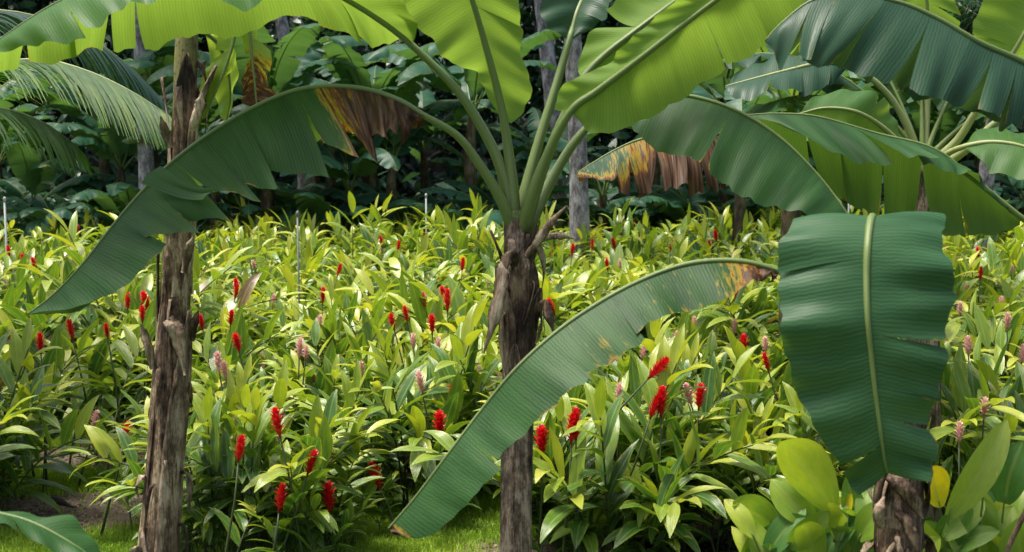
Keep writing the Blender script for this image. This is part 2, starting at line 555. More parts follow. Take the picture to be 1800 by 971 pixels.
# ------------------------------------------------------------------ banana leaves
def blade_side(mb, Mp, Ep, side, tears, show, seed, dens=11, nt=9, bow=0.10, ruffle=0.012, loose=0.05, shrink=0.05, wit=None, tear_t=0.06, edge_w=0.0, top_dir=None, saw=0.0):
    """One half of a banana blade from the midrib rows Mp to the edge rows Ep, split into strips at the tears."""
    r = random.Random(seed)
    Mp, Ep = np.asarray(Mp, float), np.asarray(Ep, float)
    n = len(Mp)
    kk = np.linspace(0, n - 1, 200)
    mm = cr(Mp, kk)
    arc = np.concatenate([[0], np.cumsum(np.linalg.norm(np.diff(mm, axis=0), axis=1))])
    Tm = np.gradient(mm, axis=0)
    Nm = np.cross(Tm, cr(Ep, kk) - mm)
    Nm /= np.linalg.norm(Nm, axis=1)[:, None] + 1e-9
    mid = len(kk) // 2
    want = (CAMP - mm[mid]) if top_dir is None else np.asarray(top_dir, float)
    sgn = 1.0 if np.dot(Nm[20:-20].mean(0), want) > 0 else -1.0
    if show == 'under': sgn = -sgn
    ph = [r.uniform(0, 6.3) for _ in range(5)]
    brk = [0.0] + sorted(t for t in tears if 0.02 < t < n - 1.02) + [n - 1.0]
    rn = r.random()
    for b0, b1 in zip(brk[:-1], brk[1:]):
        nu = max(2, int(math.ceil((b1 - b0) * dens)))
        d1, d2 = r.uniform(-1, 1) * loose, r.uniform(-0.8, 1) * loose
        tilt = r.uniform(-1, 1) * loose * 0.8
        sh = r.uniform(0.4, 1) * shrink
        rn = r.random()
        lip_w = r.choice((0.0, 0.1, 0.2, 0.32))
        lt0 = r.uniform(0.2, 0.7)
        kc = (b0 + b1) / 2
        ks = np.linspace(b0, b1, nu + 1)
        tts = np.linspace(0, 1, nt + 1)
        V, L, W = [], [], []
        for t in tts:
            ke = kc + (ks - kc) * (1 - sh * t * t)
            m0, e0 = cr(Mp, ks), cr(Ep, ke)
            ix = np.interp(ks, kk, np.arange(200)).astype(int).clip(0, 199)
            Nn, Tt = Nm[ix] * sgn, Tm[ix] / (np.linalg.norm(Tm[ix], axis=1)[:, None] + 1e-9)
            wv = np.linalg.norm(e0 - m0, axis=1)
            u = np.interp(ks, kk, arc)
            rag = 1 + (0.020 * np.sin(u * 33 + ph[0]) + 0.012 * np.sin(u * 71 + ph[1])) * t ** 4
            frac = (ks - kc) / max(b1 - b0, 1e-6)
            rag = rag * (1 - saw * frac * t)
            p = m0 + (e0 - m0) * (t * rag)[:, None]
            off = bow * np.sin(PI * t * 0.9) * wv + ruffle * t * (np.sin(u * 15 + ph[2]) + 0.6 * np.sin(u * 37 + ph[3] + t)) * np.minimum(1, wv / 0.12)
            off = off + (d2 + tilt * frac) * t * t * np.minimum(1, wv / 0.15)
            wq = np.zeros_like(u) if wit is None else np.interp(ks, [q[0] for q in wit], [q[1] for q in wit])
            off = off + np.clip(wq - 0.3, 0, 1) * t * (0.05 * np.sin(u * 61 + ph[4]) + 0.035 * np.sin(u * 113 + ph[0] + 5 * t) + 0.03 * np.sin(9 * t + ph[1] + u * 20))
            p = p - np.clip(wq - 0.3, 0, 1)[:, None] * (t * t * 0.10 * (1 + np.sin(u * 47 + ph[2])))[:, None] * (e0 - m0)
            p = p + Nn * off[:, None] + Tt * (d1 * t * t * np.minimum(1, wv / 0.15))[:, None]
            V.append(p)
            L.append(np.stack([u, np.full_like(u, side * t), np.full_like(u, rn)], 1))
            w_ = np.zeros_like(u)
            if wit is not None:
                w_ = np.interp(ks, [q[0] for q in wit], [q[1] for q in wit])
            w_ = w_ + edge_w * t ** 3
            lip = np.zeros_like(u)
            if b0 > 0: lip[0] += lip_w
            if b1 < n - 1: lip[-1] += lip_w      # tears are dry along their lips
            W.append(w_ + lip * (0.35 + 0.65 * max(0, t - lt0) / (1 - lt0)))
        c = nu + 1
        F = []
        flip = sgn < 0
        for j in range(nt):
            for i in range(nu):
                q = (j * c + i, j * c + i + 1, (j + 1) * c + i + 1, (j + 1) * c + i)
                F.append(q[::-1] if flip else q)
        mb.add(np.concatenate(V), F, np.concatenate(L), np.concatenate(W))


def mirror_edge(Mp, Ep, k=1.0, lift=1.0):
    Mp, Ep = np.asarray(Mp, float), np.asarray(Ep, float)
    T = np.gradient(Mp, axis=0)
    out = []
    for m, e, t in zip(Mp, Ep, T):
        h = np.array((t[1], -t[0], 0.0)); h = unit(h)
        d = e - m
        a = np.dot(d, h)
        rest = d - a * h
        out.append(m + rest * lift - a * h * k)
    return np.array(out)


def hero_leaf(tree, petiole, rows, show=('top', 'top'), mat='banana', tears=((), ()), seed=1, rib=(0.030, 0.016, 0.004), wit=None, bow=(0.10, 0.10),
              loose=0.05, shrink=0.05, mir=(1.0, 1.0), label=None, ribmat='petiole', edge_w=0.0, ruffle=0.018, name='leaf', pwit=0.0, saw=0.0):
    """rows: midrib point (px, py, distance), first edge (px, py, offset), second edge or None (then the mirror of the first)."""
    Mp = np.array([U(*r[0]) for r in rows])
    A = np.array([U(r[1][0], r[1][1], r[0][2] + (r[1][2] if len(r[1]) > 2 else 0)) for r in rows])
    if rows[0][2] is None:
        B = mirror_edge(Mp, A, *mir)
    else:
        B = np.array([U(r[2][0], r[2][1], r[0][2] + (r[2][2] if len(r[2]) > 2 else 0)) for r in rows])
    mb = MB()
    blade_side(mb, Mp, A, 1, tears[0], show[0], seed, saw=saw, bow=bow[0], loose=loose, shrink=shrink, wit=wit, edge_w=edge_w, ruffle=ruffle)
    blade_side(mb, Mp, B, -1, tears[1], show[1], seed + 50, bow=bow[1], loose=loose, shrink=shrink, wit=wit, edge_w=edge_w, ruffle=ruffle)
    lf = mb.build(name, M[mat], tree)
    if label: lf['label'] = label
    pts = [U(*p) for p in petiole]
    n0 = len(pts)
    allp = np.array(pts + [m for m in Mp[(1 if n0 else 0):]])
    ks = np.linspace(0, len(allp) - 1, len(allp) * 5)
    P = cr(allp, ks)
    rad = np.interp(ks, [0, max(n0 - 1, 0.5) * 0.35, max(n0 - 1, 0.5), len(allp) - 1], (rib[0] * 1.35, rib[0] * 1.0, rib[1] * 1.1, rib[2]))
    rb = MB()
    tube(rb, P, rad, 8, wit=np.repeat(np.interp(ks, [0, max(n0 - 1, 0.5) * 0.45, len(allp) - 1], (0.55, pwit, pwit)), 8))
    rb.build('midrib', M[ribmat], lf, origin=np.array(tree.location))
    return lf


def generic_leaf(parent, base, az, el, length, width, curl, seed, mat='banana_far', ribmat='petiole', pet=0.22, dens=5, nt=4, ntear=7, droop=0.5, origin=(0, 0, 0), wit=None, loose=0.06, rib0=0.026):
    """A banana leaf grown from a base point: azimuth, starting elevation, arching by curl."""
    r = random.Random(seed)
    n = 11
    pts = [np.array(base, float)]
    e = el
    for i in range(n):
        st = length / n
        d = np.array((math.cos(az) * math.cos(e), math.sin(az) * math.cos(e), math.sin(e)))
        pts.append(pts[-1] + d * st)
        e -= curl / n * (0.5 + 1.2 * i / n)
        az += r.uniform(-0.03, 0.03)
    pts = np.array(pts)
    i0 = max(1, int(round(pet * n)))
    Mp = pts[i0:]
    q = np.linspace(0, 1, len(Mp))
    w = width * np.clip(np.sin(PI * np.clip(q, 0.0, 1) ** 0.75) ** 0.55, 0.02, 1)
    T = np.gradient(Mp, axis=0)
    E = []
    for sgn in (1, -1):
        row = []
        for m, t, ww in zip(Mp, T, w):
            t = unit(t)
            h = unit(np.cross(np.array((0, 0, 1.0)), t)) * sgn
            nn = unit(np.cross(t, h)) * sgn
            a = droop * r.uniform(0.85, 1.15)
            row.append(m + ww * (h * math.cos(a) - nn * math.sin(a) + t * 0.25))
        E.append(np.array(row))
    mb = MB()
    for sgn, Ep in zip((1, -1), E):
        tears = [r.uniform(0.5, len(Mp) - 1.5) for _ in range(ntear)]
        up = np.cross(T[len(T) // 2], np.cross(np.array((0, 0, 1.0)), T[len(T) // 2]))
        blade_side(mb, Mp, Ep, sgn, tears, 'top', seed + sgn, dens=dens, nt=nt, loose=loose, shrink=0.10, wit=wit, top_dir=up + np.array((0, 0, 0.01)))
    rb = MB()
    ks = np.linspace(0, len(pts) - 1, 26)
    tube(rb, cr(pts, ks), np.interp(ks, [0, i0, len(pts) - 1], (rib0, rib0 * 0.55, 0.003)), 6)
    lf = mb.build('leaf', M[mat], parent, origin=origin)
    rb.build('midrib', M[ribmat], lf, origin=origin)
    return lf


def trunk(tree, pts, rad, mat, seed, fresh=None, seg=22, ridges=0.06, origin=None):
    """A banana pseudostem: lofted, slightly fluted, with fresh (green) tissue where 'fresh' says so."""
    r = random.Random(seed)
    pts = np.asarray(pts, float)
    n = max(24, int(np.linalg.norm(pts[-1] - pts[0]) * 22))
    ks = np.linspace(0, len(pts) - 1, n)
    P = cr(pts, ks)
    rr = np.interp(ks, np.linspace(0, len(pts) - 1, len(rad)), rad)
    ph = [r.uniform(0, 6.28) for _ in range(6)]
    V, F, T = [], [], []
    for i in range(n):
        z = i / n * 10
        for j in range(seg):
            a = 2 * PI * j / seg
            k = 1 + ridges * (math.sin(3 * a + ph[0] + z * 0.25) + 0.7 * math.sin(5 * a + ph[1] - z * 0.4) + 0.5 * math.sin(2 * a + z * 0.9 + ph[2])) / 1.6 + 0.02 * math.sin(z * 4 + ph[3]) + r.uniform(-0.012, 0.012)
            V.append(P[i] + rr[i] * k * np.array((math.cos(a), math.sin(a), 0)))
            T.append(0 if fresh is None else np.interp(i / n, [q[0] for q in fresh], [q[1] for q in fresh]) + 0.25 * math.sin(a + ph[4]))
    for i in range(n - 1):
        for j in range(seg):
            k = (j + 1) % seg
            F.append((i * seg + j, i * seg + k, (i + 1) * seg + k, (i + 1) * seg + j))
    F.append(tuple((n - 1) * seg + j for j in range(seg)))
    mb = MB()
    mb.add(V, F, None, 0, T)
    return mb.build('trunk', M[mat], tree, origin=origin)


def sheath(tree, pts, rad, z0, z1, a0, a1, seed, peel=0.0, mat='sheath', thick=0.006, tip=0.5, axis_out=1.02, hang=0.0):
    """A leaf sheath: a curved shell round the stem between heights z0 and z1 (share of the stem), open on the far side, its pointed tip peeling away (peel) or folded over and hanging (hang)."""
    r = random.Random(seed)
    pts = np.asarray(pts, float)
    nz, na = 22, 12
    V = []
    ph = r.uniform(0, 6)
    for i in range(nz + 1):
        t = i / nz
        s = z0 + (z1 - z0) * t
        k = s * (len(pts) - 1)
        p = cr(pts, [min(max(k, 0), len(pts) - 1)])[0]
        rr = np.interp(s * (len(rad) - 1), np.arange(len(rad)), rad) * axis_out
        ac, ah = (a0 + a1) / 2, (a1 - a0) / 2
        nar = 1 - max(0, (t - (1 - tip)) / tip) ** 1.4 * 0.93
        out = peel * max(0, t - 0.45) ** 1.5 * 3
        for j in range(na + 1):
            u = j / na * 2 - 1
            a = ac + ah * u * nar
            ro = rr * (1 + 0.05 * math.sin(u * 7 + ph) + 0.03 * math.sin(t * 11 + ph)) + out + 0.012 * abs(u) ** 3
            q = p + ro * np.array((math.cos(a), math.sin(a), 0))
            if hang and t > 0.5:
                q[2] -= hang * (t - 0.5) ** 1.1 * 2 * 1.0 + (s - (z0 + z1) / 2) * np.linalg.norm(pts[-1] - pts[0]) * 1.15
                q[:2] += np.array((math.cos(ac), math.sin(ac))) * 0.05 * min(1, (t - 0.5) * 6)
            V.append(q + np.array((r.uniform(-1, 1), r.uniform(-1, 1), r.uniform(-1, 1))) * 0.002)
    c = na + 1
    F = [(i * c + j, i * c + j + 1, (i + 1) * c + j + 1, (i + 1) * c + j) for i in range(nz) for j in range(na)]
    V = np.array(V)
    m = len(V)
    cen = cr(pts, np.linspace(0, len(pts) - 1, 3)).mean(0)
    inn = V.copy()
    d = V - cen; d[:, 2] = 0
    inn = V - d / (np.linalg.norm(d, axis=1)[:, None] + 1e-9) * thick
    F2 = [tuple(reversed([q + m for q in f])) for f in F]
    rim = []
    for i in range(nz):
        rim += [(i * c, (i + 1) * c, (i + 1) * c + m, i * c + m), (i * c + na, i * c + na + m, (i + 1) * c + na + m, (i + 1) * c + na)]
    for j in range(na):
        rim += [(nz * c + j, nz * c + j + 1, nz * c + j + 1 + m, nz * c + j + m)]
    mb = MB(); mb.add(np.vstack([V, inn]), F + F2 + rim)
    return mb.build('sheath', M[mat], tree)


def strip(tree, px_pts, width, mat='sheath', name='dry_strip', seed=0, fold=0.3):
    """A dead, curled strip of sheath: a thick ribbon with a lengthwise fold."""
    r = random.Random(seed)
    P0 = np.array([U(*p) for p in px_pts])
    ks = np.linspace(0, len(P0) - 1, 26)
    P = cr(P0, ks)
    T = np.gradient(P, axis=0)
    V, F = [], []
    n = len(P)
    prof = [(-1, 0), (-0.5, 0.35), (0, 0.5), (0.5, 0.35), (1, 0), (0.5, 0.2), (0, 0.32), (-0.5, 0.2)]
    for i in range(n):
        t = unit(T[i])
        view = unit(CAMP - P[i])
        s = unit(np.cross(t, view)); o = np.cross(s, t)
        an = 0.5 * math.sin(i * 0.3 + seed)
        s2, o2 = s * math.cos(an) + o * math.sin(an), -s * math.sin(an) + o * math.cos(an)
        q = i / (n - 1)
        w = width * (0.55 + 0.45 * math.sin(PI * min(1, q * 1.1))) * (1 - 0.75 * max(0, q - 0.7) / 0.3) * r.uniform(0.9, 1.1)
        for a, b in prof:
            V.append(P[i] + s2 * a * w / 2 + o2 * b * w * fold * 2 / 2)
    m = len(prof)
    for i in range(n - 1):
        for j in range(m):
            k = (j + 1) % m
            F.append((i * m + j, i * m + k, (i + 1) * m + k, (i + 1) * m + j))
    F += [tuple(range(m)), tuple((n - 1) * m + j for j in reversed(range(m)))]
    mb = MB(); mb.add(V, F)
    return mb.build(name, M[mat], tree)


def base_of(px, py, d):
    p = U(px, py, d)
    return np.array((p[0], p[1], 0.0))


# --- the banana in the middle of the picture
cb = base_of(908, 971, 7.3)
tc = empty('banana_tree', cb)
tag(tc, 'banana tree with grey-brown fibrous trunk and fanned crown, middle of the photo', 'banana tree', 'banana trees before the field')
cpts = [cb, U(908, 950, 7.3), U(910, 760, 7.3), U(912, 600, 7.3), U(914, 500, 7.3), U(908, 430, 7.3), U(905, 370, 7.3)]
crad = [0.10, 0.086, 0.081, 0.086, 0.098, 0.074, 0.06]
trunk(tc, cpts, crad, 'stem_c', 3, fresh=[(0, -0.3), (0.86, -0.25), (0.95, 0.35), (1, 0.8)])
for i, (z0, z1, a0, a1, peel, mt) in enumerate(((0.02, 0.50, -2.9, -0.6, 0.02, 'stem_c'), (0.25, 0.66, -1.9, 0.6, 0.03, 'sheath_dark'), (0.30, 0.74, -3.6, -1.7, 0.04, 'stem_c'),
                                            (0.45, 0.83, -2.2, -0.4, 0.03, 'sheath_dark'), (0.55, 0.90, -3.9, -2.2, 0.06, 'sheath_dark'), (0.6, 0.93, -1.2, 0.8, 0.05, 'sheath_dark'))):
    sheath(tc, cpts, crad, z0, z1, a0, a1, 100 + i, peel, mt, axis_out=1.04 + 0.012 * i)
strip(tc, [(892, 458, 7.15), (885, 470, 7.08), (878, 520, 7.06), (866, 570, 7.06), (850, 622, 7.05)], 0.085, 'sheath', seed=1)
strip(tc, [(945, 545, 7.2), (958, 535, 7.12), (966, 560, 7.1), (976, 592, 7.1)], 0.06, 'sheath_dark', seed=2)
strip(tc, [(925, 450, 7.2), (945, 425, 7.15), (968, 392, 7.1), (996, 362, 7.05)], 0.055, 'sheath', 'petiole_stub', 3, 0.8)
strip(tc, [(930, 430, 7.3), (955, 418, 7.3), (985, 415, 7.3), (1010, 420, 7.3)], 0.05, 'sheath', 'petiole_stub', 4, 0.8)
strip(tc, [(905, 470, 7.15), (900, 450, 7.1), (888, 462, 7.08), (884, 500, 7.08)], 0.07, 'sheath_dark', seed=5)



def rags(tree, pts, rad, n, seed, zr=(0.1, 0.85), mats=('sheath', 'sheath_dark'), L=(0.12, 0.34)):
    """Dry ribbons of old sheath hanging from the stem all round."""
    r = random.Random(seed)
    for i in range(n):
        q = r.uniform(*zr)
        a = r.uniform(-PI * 1.02, 0.05) if i % 4 else r.uniform(0, PI)
        p = cr(pts, [q * (len(pts) - 1)])[0]
        rr = np.interp(q * (len(rad) - 1), np.arange(len(rad)), rad) * 1.12
        l = r.uniform(*L)
        o = np.array((math.cos(a), math.sin(a), 0))
        sd_ = np.array((-math.sin(a), math.cos(a), 0)) * r.uniform(-0.05, 0.05)
        out = r.uniform(0.01, 0.07)
        P0 = [p + o * rr * 0.9 + (0, 0, 0.03), p + o * (rr + out * 0.6) + (0, 0, 0.02), p + o * (rr + out) + sd_ - (0, 0, l * 0.4), p + o * (rr + out * 0.5) + sd_ * 2 - (0, 0, l)]
        ribbon(tree, P0, r.uniform(0.02, 0.065), r.choice(mats), 'dry_strip', seed * 7 + i, o)


def ribbon(tree, P0, width, mat, name, seed, out, fold=0.3):
    r = random.Random(seed)
    P = cr(P0, np.linspace(0, len(P0) - 1, 18))
    T = np.gradient(P, axis=0)
    prof = [(-1, 0), (-0.5, 0.3), (0, 0.45), (0.5, 0.3), (1, 0), (0.5, 0.16), (0, 0.28), (-0.5, 0.16)]
    V, F, n, m = [], [], len(P), 8
    for i in range(n):
        t = unit(T[i]); s_ = unit(np.cross(t, out)); o = np.cross(s_, t)
        an = 0.7 * math.sin(i * 0.25 + seed)
        s2, o2 = s_ * math.cos(an) + o * math.sin(an), -s_ * math.sin(an) + o * math.cos(an)
        q = i / (n - 1)
        w = width * (0.7 + 0.3 * math.sin(PI * q)) * (1 - 0.8 * max(0, q - 0.55) / 0.45) * r.uniform(0.85, 1.15)
        V += [P[i] + s2 * a * w / 2 + o2 * b * w * fold for a, b in prof]
    for i in range(n - 1):
        F += [(i * m + j, i * m + (j + 1) % m, (i + 1) * m + (j + 1) % m, (i + 1) * m + j) for j in range(m)]
    F += [tuple(range(m)), tuple((n - 1) * m + j for j in reversed(range(m)))]
    mb = MB(); mb.add(V, F)
    return mb.build(name, M[mat], tree)


rags(tc, cpts, crad, 16, 61, (0.45, 0.9), ('sheath_dark', 'sheath', 'sheath_dark'))
hero_leaf(tc, [(903, 410, 7.3), (885, 360, 7.25), (850, 300, 7.2), (805, 240, 7.15), (745, 203, 7.1)],
          [((745, 203, 7.1), (740, 214, -.04), None), ((700, 176, 7.1), (708, 240, -.15), None), ((640, 157, 7.1), (665, 265, -.2), None), ((570, 152, 7.05), (625, 268, -.2), None),
           ((510, 162, 7.05), (578, 285, -.22), None), ((440, 192, 7.0), (508, 312, -.22), None), ((370, 234, 7.0), (450, 345, -.22), None), ((300, 287, 6.95), (385, 372, -.22), None),
           ((240, 347, 6.9), (325, 402, -.2), None), ((190, 407, 6.9), (278, 440, -.2), None), ((145, 464, 6.85), (220, 512, -.16), None), ((95, 517, 6.85), (135, 548, -.1), None),
           ((48, 553, 6.85), (50, 554, 0), None)], mat='banana', tears=((0.6, 1.1, 1.6, 2.1, 2.6, 3.1, 3.9, 5.2, 6.1, 6.9, 7.7, 8.7), (1.5, 3.2, 4.5, 6.5, 8.2)), seed=21, mir=(1.0, 0.75),
          wit=[(0, 1.0), (1.6, 0.95), (2.2, 0.55), (3.0, 0.42), (3.5, 0.1), (4.2, 0.0), (12, 0.0)], loose=0.065, shrink=0.01, bow=(0.05, 0.05), saw=0.42, ruffle=0.010, label='arching leaf withered brown and orange near its stalk')
flap = MB()
blade_side(flap, [U(248, 322, 6.78), U(262, 305, 6.78), U(282, 292, 6.78)], [U(330, 352, 6.6), U(352, 336, 6.58), U(348, 322, 6.56)], 1, (), 'under', 777, bow=0.25, ruffle=0.01)
flap.build('leaf_flap', M['banana_blue'], tc)
hero_leaf(tc, [(900, 410, 7.3), (885, 310, 7.3), (850, 230, 7.3), (800, 155, 7.25), (722, 78, 7.2)],
          [((722, 78, 7.2), (728, 76, -.04), (722, 84, .04)), ((668, 36, 7.15), (738, 40, -.12), (690, 84, .15)), ((610, 0, 7.1), (700, -10, -.2), (650, 88, .2)), ((550, -30, 7.05), (620, -40, -.3), (598, 48, .25)),
           ((480, -55, 7.0), (520, -40, -.3), (500, 28, .25)), ((400, -68, 6.95), (440, 18, -.3), (410, 62, .25)), ((320, -62, 6.9), (345, -14, -.3), (320, 66, .25)), ((230, -42, 6.85), (240, 12, -.3), (228, 92, .25)),
           ((150, -18, 6.8), (180, 44, -.3), (150, 90, .25)), ((80, 16, 6.8), (105, 76, -.25), (60, 118, .25)), ((10, 62, 6.8), (25, 80, -.12), (0, 122, .2)), ((-50, 106, 6.8), (-40, 116, 0), (-50, 120, .05))],
          show=('top', 'under'), mat='banana_lime', tears=((6.6, 8.5), (2.4, 3.5, 6.9, 7.4, 8.3, 9.3)), seed=22, loose=0.05, rib=(0.032, 0.018, 0.004), label='long lime leaf lit from above, crossing the top of the view')
hero_leaf(tc, [(905, 405, 7.3), (900, 320, 7.3), (893, 260, 7.3), (885, 208, 7.28)],
          [((885, 208, 7.28), (897, 219, 0), (872, 193, 0)), ((876, 165, 7.25), (924, 192, .06), (850, 150, .06)), ((863, 115, 7.2), (933, 150, .08), (830, 126, .08)), ((850, 68, 7.15), (917, 105, .1), (785, 104, .1)),
           ((838, 26, 7.1), (917, 62, .1), (766, 78, .1)), ((825, -15, 7.05), (914, 20, .1), (726, 42, .1)), ((810, -60, 7.0), (900, -40, .1), (690, 0, .1)), ((790, -120, 6.95), (880, -110, .1), (685, -70, .1)),
           ((770, -190, 6.9), (845, -185, .1), (690, -150, .1)), ((750, -260, 6.85), (758, -262, 0), (742, -258, 0))], show=('under', 'under'), mat='banana_lime', tears=((4.4,), ()), seed=23, bow=(0.05, 0.05), loose=0.03, rib=(0.034, 0.022, 0.006),
          label='upright lime leaf seen from beneath')
hero_leaf(tc, [(910, 405, 7.35), (925, 330, 7.4), (950, 240, 7.45), (978, 150, 7.5), (1000, 72, 7.55)],
          [((1000, 72, 7.55), (995, 71, 0), (1005, 72, 0)), ((1006, 50, 7.6), (968, 52, -.05), (1045, 56, -.05)), ((1015, 20, 7.65), (952, 26, -.1), (1064, 30, -.1)), ((1030, -15, 7.75), (955, -10, -.1), (1080, 0, -.1)),
           ((1050, -60, 7.85), (970, -60, -.1), (1115, -40, -.1)), ((1075, -110, 8.0), (1000, -120, -.1), (1140, -90, -.1)), ((1100, -150, 8.1), (1095, -152, 0), (1105, -148, 0))], show=('top', 'top'), mat='banana_blue', seed=24, tears=((), (1.8,)), bow=(0.15, 0.15),
          rib=(0.032, 0.02, 0.006))
hero_leaf(tc, [(918, 415, 7.3), (950, 310, 7.25), (985, 220, 7.2), (1025, 140, 7.2)],
          [((1025, 140, 7.2), (1022, 138, 0), (1030, 145, 0)), ((1060, 100, 7.2), (1020, 100, .05), (1090, 130, .05)), ((1110, 60, 7.2), (1046, 46, .1), (1150, 95, .1)), ((1160, 22, 7.25), (1088, 2, .1), (1210, 60, .1)),
           ((1210, -15, 7.3), (1150, -50, .1), (1260, 20, .1)), ((1270, -60, 7.3), (1220, -100, .1), (1310, -40, .1)), ((1330, -110, 7.3), (1328, -112, 0), (1332, -108, 0))], show=('under', 'under'), mat='banana_lime', seed=25, tears=((2.3,), ()), rib=(0.032, 0.021, 0.006))
hero_leaf(tc, [(915, 420, 7.3), (935, 345, 7.2), (960, 278, 7.15), (1003, 196, 7.05)],
          [((1003, 196, 7.05), (1012, 208, 0), (974, 196, .02)), ((1050, 160, 7.0), (1042, 238, .05), (990, 150, .05)), ((1110, 115, 6.9), (1132, 213, .1), (1060, 110, .1)), ((1200, 45, 6.75), (1238, 146, .15), (1127, 50, .1)),
           ((1280, -15, 6.6), (1332, 92, .15), (1200, -10, .1)), ((1360, -75, 6.5), (1422, 46, .15), (1280, -90, .1)), ((1440, -130, 6.4), (1468, -20, .1), (1370, -160, .1)), ((1540, -190, 6.3), (1545, -185, 0), (1535, -195, 0))],
          show=('under', 'under'), mat='banana_lime', seed=26, tears=((3.4, 4.3, 5.2), ()), rib=(0.034, 0.020, 0.006), loose=0.03, label='broad lime leaf reaching up to the right, seen from beneath')
hero_leaf(tc, [(922, 420, 7.4), (960, 335, 7.5), (1010, 250, 7.55), (1065, 195, 7.6), (1110, 178, 7.6)],
          [((1110, 178, 7.6), (1104, 206, -.05), None), ((1160, 167, 7.55), (1125, 238, -.15), None), ((1210, 169, 7.5), (1168, 270, -.2), None), ((1270, 185, 7.45), (1218, 284, -.22), None), ((1330, 214, 7.4), (1268, 324, -.22), None),
           ((1380, 250, 7.35), (1312, 354, -.22), None), ((1425, 294, 7.3), (1368, 366, -.2), None), ((1460, 335, 7.25), (1410, 378, -.18), None), ((1490, 378, 7.2), (1450, 402, -.12), None), ((1520, 430, 7.2), (1519, 432, 0), None)],
          mat='banana', tears=((3.3,), (2.2, 4.4)), seed=27, mir=(1.0, 0.45), bow=(0.08, 0.10), loose=0.03, ruffle=0.009, label='drooping striped leaf arching down to the right')

# --- the banana with the brown trunk on the left
ab = base_of(272, 1000, 7.9)
ta = empty('banana_tree', ab)
tag(ta, 'banana tree with peeling dark brown and ochre trunk, left, crown cut off above', 'banana tree', 'banana trees before the field')
apts = [ab, U(278, 971, 7.9), U(293, 770, 7.9), U(303, 600, 7.9), U(311, 450, 7.9), U(319, 330, 7.9), U(324, 190, 7.9), U(328, 60, 7.9), U(335, -60, 7.9)]
arad = [0.135, 0.116, 0.100, 0.092, 0.088, 0.080, 0.075, 0.068, 0.06]
trunk(ta, apts, arad, 'stem_a', 5, fresh=[(0, 0.1), (0.42, 0.05), (0.45, 0.55), (0.50, 0.3), (0.52, 0.8), (0.62, 0.9), (0.64, 0.2), (0.68, 0.1), (0.73, 0.6), (1, 0.9)])
for i, (z0, z1, a0, a1, peel, mt) in enumerate(((0.0, 0.46, -3.0, -0.9, 0.01, 'stem_a'), (0.05, 0.42, -1.5, 0.4, 0.03, 'sheath'), (0.12, 0.52, -3.8, -2.2, 0.02, 'sheath_dark'), (0.30, 0.60, -2.2, -0.2, 0.03, 'stem_a'),
                                            (0.44, 0.68, -1.5, 0.5, 0.05, 'sheath'), (0.54, 0.80, -3.7, -2.1, 0.05, 'sheath'), (0.64, 0.84, -2.0, -0.5, 0.04, 'sheath_dark'), (0.60, 0.82, -1.0, 0.9, 0.09, 'sheath'))):
    sheath(ta, apts, arad, z0, z1, a0, a1, 200 + i, peel, mt, axis_out=1.03 + 0.01 * i)
strip(ta, [(296, 560, 7.79), (300, 566, 7.76), (308, 580, 7.75), (317, 612, 7.75), (325, 660, 7.75)], 0.11, 'sheath', seed=6, fold=0.12)
strip(ta, [(322, 480, 7.75), (332, 440, 7.72), (340, 415, 7.70)], 0.06, 'sheath', seed=7)
strip(ta, [(268, 650, 7.8), (262, 615, 7.78), (253, 585, 7.78), (247, 570, 7.76)], 0.06, 'sheath', seed=8)
strip(ta, [(338, 600, 7.85), (343, 565, 7.82), (349, 545, 7.8)], 0.05, 'sheath_dark', seed=9)
strip(ta, [(300, 260, 7.8), (290, 230, 7.75), (282, 205, 7.7)], 0.06, 'sheath', seed=10)
strip(ta, [(338, 230, 7.8), (350, 190, 7.75), (356, 162, 7.75)], 0.07, 'sheath', seed=11)
strip(ta, [(246, 990, 7.8), (240, 970, 7.75), (246, 960, 7.72)], 0.09, 'sheath', seed=12)
rags(ta, apts, arad, 22, 62, (0.08, 0.82))
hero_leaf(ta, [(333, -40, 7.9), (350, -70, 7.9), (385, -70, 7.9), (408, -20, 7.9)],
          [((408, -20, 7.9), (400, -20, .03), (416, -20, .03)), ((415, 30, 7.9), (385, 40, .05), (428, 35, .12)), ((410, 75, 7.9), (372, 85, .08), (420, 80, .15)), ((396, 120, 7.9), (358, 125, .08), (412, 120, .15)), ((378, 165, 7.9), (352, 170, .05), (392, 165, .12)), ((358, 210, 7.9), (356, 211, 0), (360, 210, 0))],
          show=('under', 'under'), mat='banana_brightened', seed=31, tears=((2.2,), ()), rib=(0.025, 0.013, 0.004))
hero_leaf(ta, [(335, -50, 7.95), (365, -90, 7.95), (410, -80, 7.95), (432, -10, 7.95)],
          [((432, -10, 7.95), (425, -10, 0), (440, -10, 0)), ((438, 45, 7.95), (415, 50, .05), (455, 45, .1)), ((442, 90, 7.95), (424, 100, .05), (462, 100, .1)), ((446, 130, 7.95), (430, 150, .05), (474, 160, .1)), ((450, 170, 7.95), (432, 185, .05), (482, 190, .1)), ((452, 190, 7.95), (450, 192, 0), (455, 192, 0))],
          show=('under', 'top'), mat='banana_brightened', seed=32, tears=((1.2, 2.1, 3.0), (0.7, 1.5, 2.3, 3.2)), rib=(0.022, 0.012, 0.004), wit=[(0, 0.0), (1.5, 0.15), (2.6, 0.42), (4, 0.5), (5, 0.6)], loose=0.08, shrink=0.25, label='hanging split leaf going yellow')
